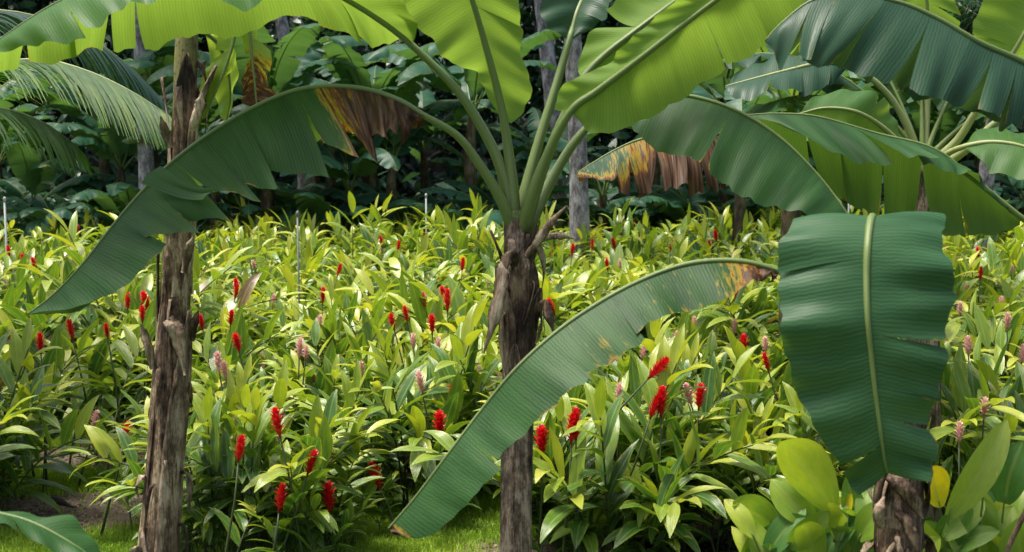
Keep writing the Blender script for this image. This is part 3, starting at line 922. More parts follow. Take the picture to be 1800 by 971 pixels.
hero_leaf(ta, [(333, 0, 7.95), (350, 40, 8.0), (365, 60, 8.0)],
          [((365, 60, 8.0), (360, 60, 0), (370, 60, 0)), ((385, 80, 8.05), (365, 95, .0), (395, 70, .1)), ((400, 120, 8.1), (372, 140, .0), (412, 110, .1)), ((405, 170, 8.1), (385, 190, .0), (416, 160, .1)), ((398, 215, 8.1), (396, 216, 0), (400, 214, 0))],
          show=('top', 'under'), mat='banana_brightened', seed=33, rib=(0.02, 0.012, 0.004))

# --- the short banana on the right, its big leaf hanging towards the viewer
rb_ = base_of(1582, 960, 6.0)
tr = empty('banana_tree', rb_)
tag(tr, 'short banana plant, large dark leaf hanging straight down before its shaggy trunk', 'banana tree', 'banana trees before the field')
rpts = [rb_, U(1584, 1040, 6.0), U(1580, 960, 6.0), U(1580, 880, 6.0), U(1578, 820, 6.0), U(1574, 770, 6.0)]
rrad = [0.125, 0.11, 0.105, 0.102, 0.09, 0.06]
trunk(tr, rpts, rrad, 'stem_c', 7, fresh=[(0, -0.2), (0.9, -0.2), (1, 0.5)])
for i, (z0, z1, a0, a1, peel, mt) in enumerate(((0.2, 0.80, -3.0, -1.2, 0.02, 'sheath_dark'), (0.4, 0.9, -1.8, 0.2, 0.05, 'sheath_dark'), (0.5, 0.95, -3.4, -1.7, 0.04, 'stem_c'))):
    sheath(tr, rpts, rrad, z0, z1, a0, a1, 300 + i, peel, mt, axis_out=1.05 + 0.02 * i)
strip(tr, [(1560, 835, 5.85), (1580, 850, 5.82), (1605, 880, 5.8), (1622, 912, 5.8)], 0.085, 'sheath_dark', seed=13)
strip(tr, [(1575, 900, 5.85), (1592, 915, 5.82), (1605, 945, 5.8), (1620, 985, 5.8)], 0.06, 'sheath_dark', seed=14)
strip(tr, [(1550, 930, 5.85), (1545, 900, 5.8), (1555, 872, 5.82)], 0.06, 'sheath', seed=15)
rags(tr, rpts, rrad, 12, 63, (0.35, 0.9), ('sheath_dark', 'sheath_dark', 'sheath'))
hero_leaf(tr, [(1576, 840, 6.0), (1574, 720, 5.95), (1566, 580, 5.75), (1552, 470, 5.52)],
          [((1552, 470, 5.52), (1545, 475, 0), (1560, 470, 0)), ((1541, 405, 5.36), (1412, 425, .05), (1648, 410, .05)), ((1532, 382, 5.22), (1395, 398, .06), (1662, 381, .06)), ((1525, 430, 5.1), (1368, 452, .06), (1656, 440, .06)), ((1523, 490, 5.05), (1370, 520, .06), (1674, 500, .06)),
           ((1525, 560, 5.0), (1374, 590, .06), (1668, 575, .06)), ((1532, 630, 5.0), (1392, 670, .06), (1652, 655, .06)), ((1540, 700, 5.0), (1424, 745, .06), (1640, 725, .06)), ((1548, 760, 5.0), (1466, 808, .06), (1640, 785, .06)),
           ((1554, 805, 5.02), (1492, 848, .04), (1634, 822, .04)), ((1560, 832, 5.05), (1512, 872, 0), (1622, 836, 0))],
          mat='banana_mid', seed=41, tears=((3.4, 8.4), (4.3, 5.4, 6.7, 7.5, 8.5)), rib=(0.036, 0.018, 0.005), loose=0.03, shrink=0.02, bow=(0.07, 0.07), ruffle=0.026, ribmat='petiole', label='large dark leaf hanging tip down with a pale midrib')
hero_leaf(tr, [(1572, 850, 6.0), (1545, 700, 5.95), (1485, 560, 5.9), (1425, 500, 5.9), (1370, 477, 5.9)],
          [((1370, 477, 5.9), (1368, 486, -.03), None), ((1310, 461, 5.9), (1322, 498, -.1), None), ((1250, 459, 5.9), (1280, 527, -.15), None), ((1190, 469, 5.9), (1232, 546, -.17), None), ((1120, 496, 5.85), (1165, 562, -.18), None),
           ((1050, 534, 5.8), (1108, 612, -.2), None), ((980, 582, 5.75), (1046, 658, -.2), None), ((910, 645, 5.7), (980, 710, -.2), None), ((850, 716, 5.7), (914, 784, -.2), None), ((790, 795, 5.65), (852, 846, -.18), None),
           ((735, 868, 5.65), (800, 910, -.14), None), ((698, 912, 5.65), (740, 950, -.1), None), ((682, 930, 5.65), (695, 938, 0), None)], mat='banana', seed=42, mir=(1.0, 0.8), tears=((0.6, 4.7, 6.2, 8.6), (3.0, 6.0, 9.0)), loose=0.025, shrink=0.012, bow=(0.03, 0.03), saw=0.12, ruffle=0.006,
          wit=[(0, 0.85), (0.6, 0.5), (1.6, 0.28), (2.4, 0.05), (3.2, 0.12), (5, 0.08), (5.6, 0.16), (6.5, 0.0), (11.0, 0.0), (11.6, 0.5), (12, 0.9)], edge_w=0.06, rib=(0.03, 0.014, 0.004), pwit=0.1, label='long dark leaf slanting down to the left, brown at both ends')

# --- a banana beyond the right edge of the picture
sb = base_of(1990, 900, 7.5)
ts = empty('banana_tree', sb)
tag(ts, 'banana tree outside the right edge, only its dark tattered leaves reaching into view', 'banana tree', 'banana trees before the field')
spts = [sb, U(1985, 800, 7.5), U(1980, 600, 7.5), U(1975, 420, 7.5), U(1970, 300, 7.5)]
trunk(ts, spts, [0.14, 0.12, 0.11, 0.09, 0.06], 'stem_c', 9)
hero_leaf(ts, [(1968, 400, 7.5), (1900, 440, 7.8), (1840, 415, 7.9), (1792, 380, 7.9)],
          [((1792, 380, 7.95), (1788, 384, -.03), (1792, 392, .03)), ((1715, 318, 7.90), (1740, 325, -.15), (1715, 398, .15)), ((1640, 262, 7.85), (1690, 316, -.25), (1640, 400, .2)), ((1540, 235, 7.85), (1590, 296, -.28), (1560, 384, .2)), ((1440, 206, 7.85), (1490, 285, -.25), (1480, 352, .2)),
           ((1370, 200, 7.85), (1410, 270, -.2), (1400, 318, .15)), ((1314, 202, 7.85), (1316, 206, 0), (1320, 208, 0))], show=('top', 'under'), mat='banana', seed=51, tears=((2.6, 3.4), (1.4, 2.2, 2.9, 3.7, 4.4)), loose=0.10, shrink=0.08, bow=(0.08, 0.1), rib=(0.03, 0.017, 0.004), label='dark leaf with lime underside hanging in flaps')
hero_leaf(ts, [(1968, 330, 7.5), (1950, 230, 7.0), (1900, 165, 6.4), (1842, 130, 6.3)],
          [((1842, 130, 6.3), (1800, 232, -.12), None), ((1790, 105, 6.25), (1738, 212, -.18), None), ((1720, 74, 6.2), (1662, 186, -.2), None), ((1650, 34, 6.2), (1588, 168, -.22), None), ((1580, 4, 6.2), (1508, 118, -.22), None),
           ((1500, -8, 6.2), (1430, 112, -.2), None), ((1430, 0, 6.2), (1384, 116, -.15), None), ((1375, 40, 6.2), (1362, 80, -.05), None), ((1345, 72, 6.2), (1344, 74, 0), None)],
          mat='banana_blue', seed=52, tears=((0.5, 1.0, 1.6, 2.2, 2.7, 3.2, 4.3, 5.4, 6.0), (0.7, 1.6, 2.4, 3.5, 4.6, 5.6)), loose=0.07, shrink=0.22, mir=(1.0, 0.8), bow=(0.08, 0.08), rib=(0.03, 0.017, 0.004), label='waxy leaf torn into hanging straps')

# --- a banana behind them, right of the picture
tb = base_of(1625, 700, 9.6)
tt = empty('banana_tree', tb)
tag(tt, 'banana tree with pale stalks behind the hanging dark leaf, right, lime leaves overhead', 'banana tree', 'banana trees before the field')
tpts = [tb, U(1622, 600, 9.6), U(1620, 450, 9.6), U(1620, 330, 9.6), U(1622, 270, 9.6)]
trunk(tt, tpts, [0.15, 0.13, 0.12, 0.10, 0.07], 'stem_c', 10, fresh=[(0, 0), (0.7, 0.2), (1, 0.9)])
hero_leaf(tt, [(1618, 300, 9.6), (1600, 235, 9.55), (1560, 165, 9.5), (1495, 115, 9.4)],
          [((1495, 115, 9.4), (1490, 120, 0), (1500, 108, 0)), ((1440, 112, 9.35), (1440, 165, -.15), (1450, 90, .3)), ((1380, 125, 9.3), (1370, 170, -.2), (1385, 100, .3)), ((1320, 140, 9.3), (1310, 175, -.2), (1325, 118, .3)), ((1275, 152, 9.3), (1273, 155, 0), (1277, 150, 0))],
          show=('top', 'top'), mat='banana_blue', seed=61, tears=((0.7, 1.5, 2.3), (1.2, 2.2)), ribmat='petiole_pale', rib=(0.028, 0.018, 0.005))
hero_leaf(tt, [(1625, 300, 9.6), (1680, 250, 9.5), (1710, 205, 9.4), (1735, 165, 9.3)],
          [((1735, 165, 9.3), (1730, 160, 0), (1740, 170, 0)), ((1770, 110, 9.2), (1715, 90, .1), (1830, 130, .1)), ((1800, 60, 9.1), (1720, 20, .1), (1880, 90, .1)), ((1830, 0, 9.0), (1760, -40, .1), (1900, 40, .1)), ((1860, -60, 9.0), (1855, -62, 0), (1865, -58, 0))],
          show=('under', 'under'), mat='banana_lime', seed=62, ribmat='petiole_pale', rib=(0.032, 0.021, 0.005), tears=((1.5,), (2.2,)))
hero_leaf(tt, [(1630, 310, 9.6), (1700, 262, 9.4), (1745, 220, 9.3), (1790, 190, 9.2)],
          [((1790, 190, 9.2), (1786, 186, 0), (1794, 194, 0)), ((1840, 165, 9.1), (1810, 125, .1), (1860, 220, 0)), ((1900, 160, 9.0), (1880, 100, .1), (1910, 230, 0)), ((1960, 180, 9.0), (1965, 130, .1), (1950, 240, 0)), ((2010, 220, 9.0), (2012, 218, 0), (2008, 222, 0))],
          show=('under', 'top'), mat='banana_lime', seed=63, ribmat='petiole_pale', rib=(0.032, 0.021, 0.005))
hero_leaf(tt, [(1622, 300, 9.6), (1628, 220, 9.7), (1632, 130, 9.7)],
          [((1632, 130, 9.7), (1628, 134, 0), (1638, 134, 0)), ((1632, 85, 9.65), (1588, 110, .1), (1690, 105, .1)), ((1631, 35, 9.6), (1575, 65, .1), (1695, 60, .1)), ((1628, -20, 9.5), (1570, 10, .1), (1690, 10, .1)), ((1622, -90, 9.4), (1570, -60, .1), (1680, -60, .1)), ((1615, -160, 9.3), (1612, -160, 0), (1618, -160, 0))],
          show=('under', 'under'), mat='banana_lime', seed=64, ribmat='petiole_pale', rib=(0.03, 0.02, 0.005), tears=((), (1.6, 2.6)))
hero_leaf(tt, [(1630, 310, 9.5), (1660, 275, 9.3), (1695, 258, 9.1)],
          [((1695, 258, 9.1), (1692, 252, .02), (1696, 266, -.02)), ((1745, 250, 9.0), (1740, 232, .3), (1725, 300, -.1)), ((1800, 258, 8.9), (1800, 238, .3), (1785, 320, -.1)), ((1860, 285, 8.8), (1870, 270, .3), (1840, 340, -.1)), ((1920, 330, 8.7), (1922, 328, 0), (1918, 332, 0))],
          show=('top', 'top'), mat='banana_lime', seed=65, ribmat='petiole_pale', rib=(0.028, 0.018, 0.005), tears=((), (1.3,)))
hero_leaf(tt, [(1618, 310, 9.6), (1600, 275, 9.3), (1575, 245, 9.1)],
          [((1575, 245, 9.1), (1580, 240, .02), (1572, 250, -.02)), ((1540, 215, 9.0), (1560, 195, .2), (1520, 260, -.1)), ((1500, 195, 8.9), (1530, 170, .2), (1470, 250, -.1)), ((1450, 190, 8.9), (1470, 165, .2), (1420, 240, -.1)), ((1405, 200, 8.9), (1406, 198, 0), (1404, 202, 0))],
          show=('top', 'under'), mat='banana_lime', seed=66, ribmat='petiole_pale', rib=(0.026, 0.017, 0.005), tears=((1.6,), (1.2, 2.2)))

for i, (az, el, ln, cu, mt) in enumerate(((2.9, 1.0, 2.3, 1.9, 'banana_blue'), (2.3, 1.2, 2.6, 1.5, 'banana'), (1.4, 1.3, 2.5, 1.4, 'banana_lime'), (0.6, 1.1, 2.4, 1.7, 'banana'), (0.1, 0.8, 2.2, 1.6, 'banana_lime'), (3.4, 0.8, 1.9, 1.9, 'banana'))):
    generic_leaf(tt, tpts[-1] - np.array((0, 0, 0.08)), az, el, ln, 0.30, cu, 650 + i, mt, origin=tb, droop=0.5, ntear=11, loose=0.09)

# --- a banana with a decaying leaf, between the middle trunk and the hanging leaf
ub = base_of(1392, 500, 13.0)
tu = empty('banana_tree', ub)
tag(tu, 'banana tree behind the ginger, one dead leaf hanging in yellow and brown rags', 'banana tree', 'banana trees behind the field')
upts = [ub, U(1392, 480, 13.0), U(1391, 380, 13.0), U(1388, 270, 13.0), U(1386, 215, 13.0)]
trunk(tu, upts, [0.14, 0.12, 0.10, 0.09, 0.06], 'stem_far', 12)
hero_leaf(tu, [(1386, 240, 13.0), (1350, 225, 12.8), (1300, 232, 12.6)],
          [((1300, 232, 12.6), (1298, 300, -.2), (1310, 225, .2)), ((1255, 236, 12.5), (1262, 332, -.3), (1260, 300, .4)), ((1200, 240, 12.4), (1205, 338, -.3), (1210, 310, .4)), ((1135, 243, 12.3), (1150, 338, -.3), (1150, 310, .4)), ((1085, 262, 12.2), (1100, 338, -.3), (1100, 310, .4)), ((1040, 288, 12.1), (1055, 330, -.25), (1055, 315, .3)), ((1014, 304, 12.1), (1024, 316, -.1), (1020, 310, .1))],
          show=('top', 'under'), mat='banana_blue', seed=71, tears=((0.4, 0.8, 1.2, 1.6, 2.0, 2.4, 2.8, 3.2, 3.7, 4.2), (0.7, 1.4, 2.1, 2.8, 3.5)), wit=[(0, 0.7), (1.5, 0.6), (2.5, 0.5), (3.2, 0.38), (4, 0.2), (5, 0.12), (6, 0.3)], edge_w=0.4, loose=0.13, shrink=0.22, rib=(0.035, 0.02, 0.005), label='decaying leaf hanging in yellow and brown rags')
for i, (az, el, ln, cu, mt) in enumerate(((2.6, 1.2, 2.3, 1.7, 'banana_far'), (1.2, 1.1, 2.2, 1.6, 'banana_far'), (0.3, 1.25, 2.4, 1.5, 'banana_lime'), (-0.6, 1.0, 2.0, 2.0, 'banana_far'), (-1.5, 1.25, 2.0, 2.3, 'banana_lime'), (3.6, 1.3, 2.1, 1.3, 'banana_lime'))):
    generic_leaf(tu, upts[-1] - np.array((0, 0, 0.1)), az, el, ln, 0.30, cu, 700 + i, mt, origin=ub, droop=0.45)

# --- a young banana at the bottom left corner
pb = base_of(-240, 1000, 5.2)
tp = empty('banana_tree', pb)
tag(tp, 'young banana plant beyond the lower left corner, one striped green leaf tip showing', 'banana tree', 'banana trees before the field')
trunk(tp, [pb, pb + (0.02, 0, 0.4), pb + (0.05, 0, 0.9), U(-225, 960, 5.2)], [0.08, 0.07, 0.06, 0.04], 'stem_c', 14, fresh=[(0, 0.5), (1, 1)])
hero_leaf(tp, [(-225, 965, 5.2), (-180, 925, 5.2), (-120, 900, 5.2)],
          [((-120, 900, 5.2), (-118, 912, -.02), None), ((-60, 896, 5.18), (-40, 935, -.1), None), ((0, 903, 5.15), (20, 940, -.12), None), ((55, 918, 5.12), (72, 962, -.12), None), ((110, 946, 5.1), (125, 985, -.1), None), ((160, 980, 5.1), (168, 1000, -.06), None), ((200, 1020, 5.1), (202, 1022, 0), None)],
          mat='banana', seed=81, mir=(1.0, 0.6), tears=((2.3,), (3.0,)), loose=0.03, rib=(0.02, 0.009, 0.003))

# ------------------------------------------------------------------ coconut palms
def frond(parent, pts, n, llen, seed, mat='palm_leaf', origin=(0, 0, 0), fall=0.75, tin=(0.1, 0.9), fwd=0.9, wid=0.018):
    """A feather frond: rachis and rows of hanging leaflets."""
    r = random.Random(seed)
    P = np.asarray(pts, float)
    ks = np.linspace(0, len(P) - 1, n)
    C = cr(P, ks)
    T = np.gradient(C, axis=0)
    mb = MB()
    for i in range(n):
        q = i / (n - 1)
        if q < 0.12: continue
        t = unit(T[i])
        h = unit(np.cross(np.array((0, 0, 1.0)), t))
        for sgn in (1, -1):
            L = llen * (0.55 + 0.45 * math.sin(PI * min(1, 0.15 + q * 0.8))) * r.uniform(0.85, 1.1) * (1 - 0.35 * max(0, q - 0.8) / 0.2)
            d = unit(t * (fwd * (0.45 + 0.9 * q)) + h * sgn * r.uniform(0.6, 0.9) + np.array((0, 0, -0.1)))
            m = 6
            p = C[i].copy()
            V, Lu = [], []
            for k in range(m + 1):
                a = k / m
                w = wid * (1 - a ** 2.2) + 0.002
                s = unit(np.cross(d, np.array((0, 0, 1.0)) + 0.3 * h * sgn))
                V += [p - s * w, p + s * w]
                Lu += [(a, -1, 0), (a, 1, 0)]
                d = unit(d + np.array((0, 0, -fall * 2.2 / m * (0.5 + a))) * r.uniform(0.9, 1.1))
                p = p + d * L / m
            F = [(2 * k, 2 * k + 1, 2 * k + 3, 2 * k + 2) for k in range(m)]
            tv = np.clip(r.uniform(*tin) * 0.6 + np.repeat(np.linspace(0, 0.35, m + 1), 2) * r.random(), 0, 1)
            mb.add(V, F, Lu, 0, tv)
    fr = mb.build('frond', M[mat], parent, origin=origin)
    rb = MB()
    kk = np.linspace(0, len(P) - 1, 20)
    tube(rb, cr(P, kk), np.linspace(0.022, 0.004, 20), 6)
    rb.build('rachis', M['petiole_pale'], fr, origin=origin)
    return fr


def arc_pts(base, az, el, length, curl, n=8):
    pts = [np.array(base, float)]
    e = el
    for i in range(n):
        pts.append(pts[-1] + length / n * np.array((math.cos(az) * math.cos(e), math.sin(az) * math.cos(e), math.sin(e))))
        e -= curl / n * (0.5 + i / n)
    return pts


pbse = base_of(-330, 600, 10.5)
tpalm = empty('coconut_palm', pbse)
tag(tpalm, 'young coconut palm beyond the left edge, bright feathery frond reaching to the brown banana trunk', 'palm', 'palms round the garden')
ptop = np.array((pbse[0], pbse[1], 2.2))
trunk(tpalm, [pbse, pbse + (0.03, 0, 0.8), pbse + (0.02, 0, 1.5), ptop], [0.2, 0.17, 0.16, 0.13], 'palm_trunk', 15, ridges=0.02)
frond(tpalm, [ptop, U(-230, 210, 10.4), U(-120, 140, 10.2), U(-20, 112, 10.0), U(75, 106, 9.9), U(150, 124, 9.8), U(225, 158, 9.7), U(292, 200, 9.6)], 170, 0.9, 5, origin=pbse, fall=0.42, tin=(0.2, 1.2), wid=0.009, fwd=1.3)
frond(tpalm, [ptop, U(-240, 150, 10.8), U(-140, 60, 11.0), U(-40, 20, 11.2), U(60, 28, 11.4), U(150, 62, 11.6), U(225, 115, 11.8), U(275, 165, 11.9)], 120, 0.85, 6, origin=pbse, fall=0.6, mat='palm_leaf_far', wid=0.010, fwd=1.2)
frond(tpalm, [ptop, U(-240, 260, 10.2), U(-150, 215, 10.0), U(-60, 190, 9.9), U(10, 192, 9.9), U(75, 215, 9.9), U(125, 250, 9.9)], 110, 0.7, 7, origin=pbse, fall=0.6, mat='palm_leaf', wid=0.009, fwd=1.2)
for i, (az, el, ln, cu) in enumerate(((0.9, 1.1, 3.2, 1.3), (1.8, 1.2, 3.4, 1.2), (2.8, 1.0, 3.2, 1.6), (4.2, 1.0, 3.0, 1.7), (1.3, 0.7, 2.6, 1.6))):
    frond(tpalm, arc_pts(ptop, az, el, ln, cu), 46, 0.6, 40 + i, origin=pbse, mat='palm_leaf' if i % 2 else 'palm_leaf_far')


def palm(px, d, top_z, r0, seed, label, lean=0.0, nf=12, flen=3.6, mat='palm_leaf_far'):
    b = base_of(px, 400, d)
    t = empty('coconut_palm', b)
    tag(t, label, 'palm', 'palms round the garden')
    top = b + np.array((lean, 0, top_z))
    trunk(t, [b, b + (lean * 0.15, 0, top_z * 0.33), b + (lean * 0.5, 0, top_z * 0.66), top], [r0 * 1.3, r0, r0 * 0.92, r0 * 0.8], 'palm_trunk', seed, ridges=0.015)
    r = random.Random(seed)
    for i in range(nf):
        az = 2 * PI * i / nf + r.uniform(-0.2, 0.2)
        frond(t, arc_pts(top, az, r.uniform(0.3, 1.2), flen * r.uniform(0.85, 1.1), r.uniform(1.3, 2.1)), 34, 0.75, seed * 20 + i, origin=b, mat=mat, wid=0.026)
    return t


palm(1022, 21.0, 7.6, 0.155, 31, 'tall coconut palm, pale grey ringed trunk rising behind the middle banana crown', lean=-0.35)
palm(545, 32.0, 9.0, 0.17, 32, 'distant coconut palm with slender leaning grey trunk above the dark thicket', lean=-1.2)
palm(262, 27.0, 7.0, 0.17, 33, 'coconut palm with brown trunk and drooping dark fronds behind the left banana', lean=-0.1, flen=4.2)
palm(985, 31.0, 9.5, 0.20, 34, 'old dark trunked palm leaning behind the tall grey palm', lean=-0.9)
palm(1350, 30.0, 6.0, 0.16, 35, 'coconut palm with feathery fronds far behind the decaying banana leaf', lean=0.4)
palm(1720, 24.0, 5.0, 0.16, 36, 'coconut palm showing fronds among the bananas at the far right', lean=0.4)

# ------------------------------------------------------------------ banana plants at the edge of the wood
def banana_proto(h, nl, seed, mat, ln=2.2, wd=0.30):
    r = random.Random(seed)
    t = empty('banana_plant', (0, 0, 0))
    trunk(t, [np.array((0, 0, 0.0)), np.array((0.02, 0, h * 0.4)), np.array((0.0, 0.03, h * 0.75)), np.array((0.01, 0, h))], [0.13, 0.11, 0.10, 0.06], 'stem_far', seed, seg=12, origin=(0, 0, 0))
    for i in range(nl):
        az = i * 2.4 + r.uniform(-0.3, 0.3)
        el = r.uniform(0.85, 1.4)
        generic_leaf(t, (0, 0, h - 0.12), az, el, ln * r.uniform(0.8, 1.15), wd * r.uniform(0.85, 1.1), r.uniform(1.2, 2.4), seed * 31 + i, mat, ntear=r.randint(4, 10), droop=r.uniform(0.25, 0.75), wit=[(0, 0.0), (8, r.choice((0, 0, 0, 0.15))), (10, r.choice((0, 0.1, 0.5)))])
    return t


protos = [banana_proto(1.5, 8, 91, 'banana_far'), banana_proto(2.1, 9, 92, 'banana_far'), banana_proto(0.8, 7, 93, 'banana_far', 1.8, 0.27), banana_proto(2.7, 8, 94, 'banana_far', 2.5, 0.34)]
far = [(60, 31, 0), (150, 33, 2), (215, 30, 1), (330, 34, 1), (420, 31, 2), (470, 29.5, 3), (560, 33, 3), (615, 30.5, 0), (690, 29.5, 1), (745, 33, 3), (790, 30, 2), (860, 32, 0), (960, 31, 1),
       (1095, 34, 2), (1190, 30, 2), (1245, 33, 1), (1310, 29.5, 0), (1440, 32, 1), (1500, 30, 3), (1560, 33, 1), (1640, 30, 1), (1720, 31.5, 3), (1800, 30, 0), (1860, 32, 1), (-40, 31, 3), (0, 34, 1), (640, 34, 1), (1380, 34, 3), (100, 29, 2), (270, 30, 3), (380, 30, 0), (520, 30, 2), (585, 31, 3), (655, 31.5, 3), (720, 30.5, 2), (830, 31, 3), (900, 30, 2), (1060, 30, 0), (1150, 32, 3), (1220, 31.5, 2), (1275, 30.5, 3), (1330, 32, 2), (1410, 30, 2), (1470, 31, 0), (1530, 31, 2), (1690, 31, 2), (1760, 30, 2), (300, 32, 2), (185, 32, 3)]
for q in range(17):
    far.append((-20 + q * 115 + rnd.uniform(-30, 30), 28.6, 2))
used = set()
far.sort(key=lambda f: f[0])
height_word = {0: 'low arching', 1: 'mid-height', 2: 'stemless young', 3: 'tall'}
ordw = ['first', 'second', 'third', 'fourth', 'fifth', 'sixth', 'seventh', 'eighth', 'ninth', 'tenth', 'eleventh', 'twelfth', 'thirteenth', 'fourteenth', 'fifteenth', 'sixteenth', 'seventeenth', 'eighteenth', 'nineteenth', 'twentieth',
        'twenty-first', 'twenty-second', 'twenty-third', 'twenty-fourth', 'twenty-fifth', 'twenty-sixth', 'twenty-seventh', 'twenty-eighth', 'twenty-ninth', 'thirtieth', 'thirty-first', 'thirty-second', 'thirty-third'] + ['thirty-' + q for q in ('fourth', 'fifth', 'sixth', 'seventh', 'eighth', 'ninth')] + ['fortieth'] + ['forty-' + q for q in ('first', 'second', 'third', 'fourth', 'fifth', 'sixth', 'seventh', 'eighth', 'ninth')] + ['fiftieth'] + ['fifty-' + q for q in ('first', 'second', 'third', 'fourth', 'fifth', 'sixth', 'seventh', 'eighth', 'ninth')] + ['sixtieth'] + ['sixty-' + q for q in ('first', 'second', 'third', 'fourth', 'fifth', 'sixth', 'seventh', 'eighth', 'ninth')] + ['seventieth'] + ['seventy-' + q for q in ('first', 'second', 'third', 'fourth', 'fifth', 'sixth')]
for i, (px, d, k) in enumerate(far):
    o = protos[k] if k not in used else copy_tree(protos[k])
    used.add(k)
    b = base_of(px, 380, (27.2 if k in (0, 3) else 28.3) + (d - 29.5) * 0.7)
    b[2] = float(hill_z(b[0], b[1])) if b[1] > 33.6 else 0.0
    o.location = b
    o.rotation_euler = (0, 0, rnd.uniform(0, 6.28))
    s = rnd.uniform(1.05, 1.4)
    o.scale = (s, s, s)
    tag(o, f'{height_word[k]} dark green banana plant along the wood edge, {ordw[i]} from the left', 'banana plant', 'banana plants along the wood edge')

for px, d, k, sc, lab in ((1445, 16.5, 3, 1.15, 'tall banana plant standing in the ginger behind the dark flapping leaf'), (1905, 14.5, 3, 1.05, 'tall banana plant at the right edge, crown above the ginger'), (1300, 24.0, 3, 1.1, 'tall banana plant at the back of the ginger, just right of the decaying leaf')):
    o = copy_tree(protos[k])
    o.location = base_of(px, 380, d)
    o.rotation_euler = (0, 0, rnd.uniform(0, 6.28))
    o.scale = (sc, sc, sc)
    tag(o, lab, 'banana plant', 'banana plants in the field')

# ------------------------------------------------------------------ the wood behind
def leaves_cloud(mb, P, size, seed, nrm=None, spread=1.0, tin=(0, 1), aspect=0.42):
    """Many single leaves: a folded lozenge of six points at each point of P."""
    g = np.random.default_rng(seed)
    n = len(P)
    d = g.normal(size=(n, 3)); d[:, 2] -= 0.5
    d /= np.linalg.norm(d, axis=1)[:, None]
    up = g.normal(size=(n, 3)) * 0.6 + np.array((0, -0.25, 1.0))
    s = np.cross(d, up); s /= np.linalg.norm(s, axis=1)[:, None] + 1e-9
    o = np.cross(s, d)
    L = size * g.uniform(0.6, 1.4, n)[:, None]
    W = L * aspect * 0.5
    p0, p5 = P, P + d * L - o * L * 0.15
    m1, m2 = P + d * L * 0.35, P + d * L * 0.7 - o * L * 0.05
    V = np.stack([p0, m1 - s * W + o * W * 0.25, m1 + s * W + o * W * 0.25, m2 - s * W * 0.75, m2 + s * W * 0.75, p5], 1).reshape(-1, 3)
    F = []
    for i in range(n):
        b = i * 6
        F += [(b, b + 2, b + 1), (b + 1, b + 2, b + 4, b + 3), (b + 3, b + 4, b + 5)]
    t = np.repeat(g.uniform(*tin, n), 6)
    luv = np.tile(np.array([(0, 0, 0), (.35, -1, 0), (.35, 1, 0), (.7, -1, 0), (.7, 1, 0), (1, 0, 0)], float), (n, 1))
    mb.add(V, F, luv, 0, t)


def tree_proto(h, cr_, seed, nleaf=5200, size=0.34):
    r = random.Random(seed)
    g = np.random.default_rng(seed)
    t = empty('broadleaf_tree', (0, 0, 0))
    mb = MB()
    top = np.array((r.uniform(-.4, .4), 0, h * 0.62))
    tube(mb, cr([np.zeros(3), np.array((0.1, 0, h * 0.2)), np.array((-0.1, 0.1, h * 0.42)), top], np.linspace(0, 3, 14)), np.linspace(0.24, 0.11, 14), 9)
    cl = []
    for i in range(13):
        az, hh = r.uniform(0, 6.28), r.uniform(0.22, 0.98) * h
        rad = cr_ * math.sin(PI * min(0.95, max(0.12, (hh / h) * 0.9))) * r.uniform(0.5, 1)
        e = np.array((math.cos(az) * rad, math.sin(az) * rad, hh))
        cl.append((e, r.uniform(0.6, 1.25)))
        s = np.array((0, 0, max(0.3 * h * 0.5, min(hh * 0.7, h * 0.58))))
        tube(mb, cr([s, (s + e) / 2 + np.array((0, 0, 0.25)), e], np.linspace(0, 2, 8)), np.linspace(0.09, 0.02, 8), 6)
    mb.build('trunk', M['bark'], t, origin=(0, 0, 0))
    P = []
    for e, rr in cl:
        k = nleaf // len(cl)
        q = g.normal(size=(k, 3)); q /= np.linalg.norm(q, axis=1)[:, None]
        q *= (g.uniform(0.15, 1, (k, 1)) ** 0.5) * rr * np.array((1.25, 1.25, 0.85))
        P.append(e + q)
    mc = MB()
    leaves_cloud(mc, np.concatenate(P), size, seed + 1)
    mc.build('crown', M['wood_leaf'], t, origin=(0, 0, 0), smooth=False)
    return t


tprotos = [tree_proto(9.0, 2.8, 401), tree_proto(11.0, 3.2, 402, size=0.3), tree_proto(7.0, 2.4, 403, size=0.42)]
spots = []
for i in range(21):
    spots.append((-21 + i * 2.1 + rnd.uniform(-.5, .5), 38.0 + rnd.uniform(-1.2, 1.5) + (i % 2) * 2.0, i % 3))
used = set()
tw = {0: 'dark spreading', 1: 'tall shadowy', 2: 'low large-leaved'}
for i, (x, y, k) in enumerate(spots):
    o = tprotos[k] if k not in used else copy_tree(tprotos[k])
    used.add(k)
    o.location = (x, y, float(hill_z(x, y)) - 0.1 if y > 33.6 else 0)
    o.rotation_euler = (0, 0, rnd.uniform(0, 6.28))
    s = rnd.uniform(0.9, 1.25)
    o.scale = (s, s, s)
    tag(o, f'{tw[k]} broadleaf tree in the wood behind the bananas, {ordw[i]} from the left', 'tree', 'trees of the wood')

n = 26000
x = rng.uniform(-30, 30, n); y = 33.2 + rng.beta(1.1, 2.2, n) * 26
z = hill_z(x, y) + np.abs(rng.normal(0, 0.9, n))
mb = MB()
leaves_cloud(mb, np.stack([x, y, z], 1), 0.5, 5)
tag(mb.build('undergrowth', M['wood_leaf'], smooth=False), 'dark tangled undergrowth filling the wood behind the garden', 'undergrowth', kind='stuff')


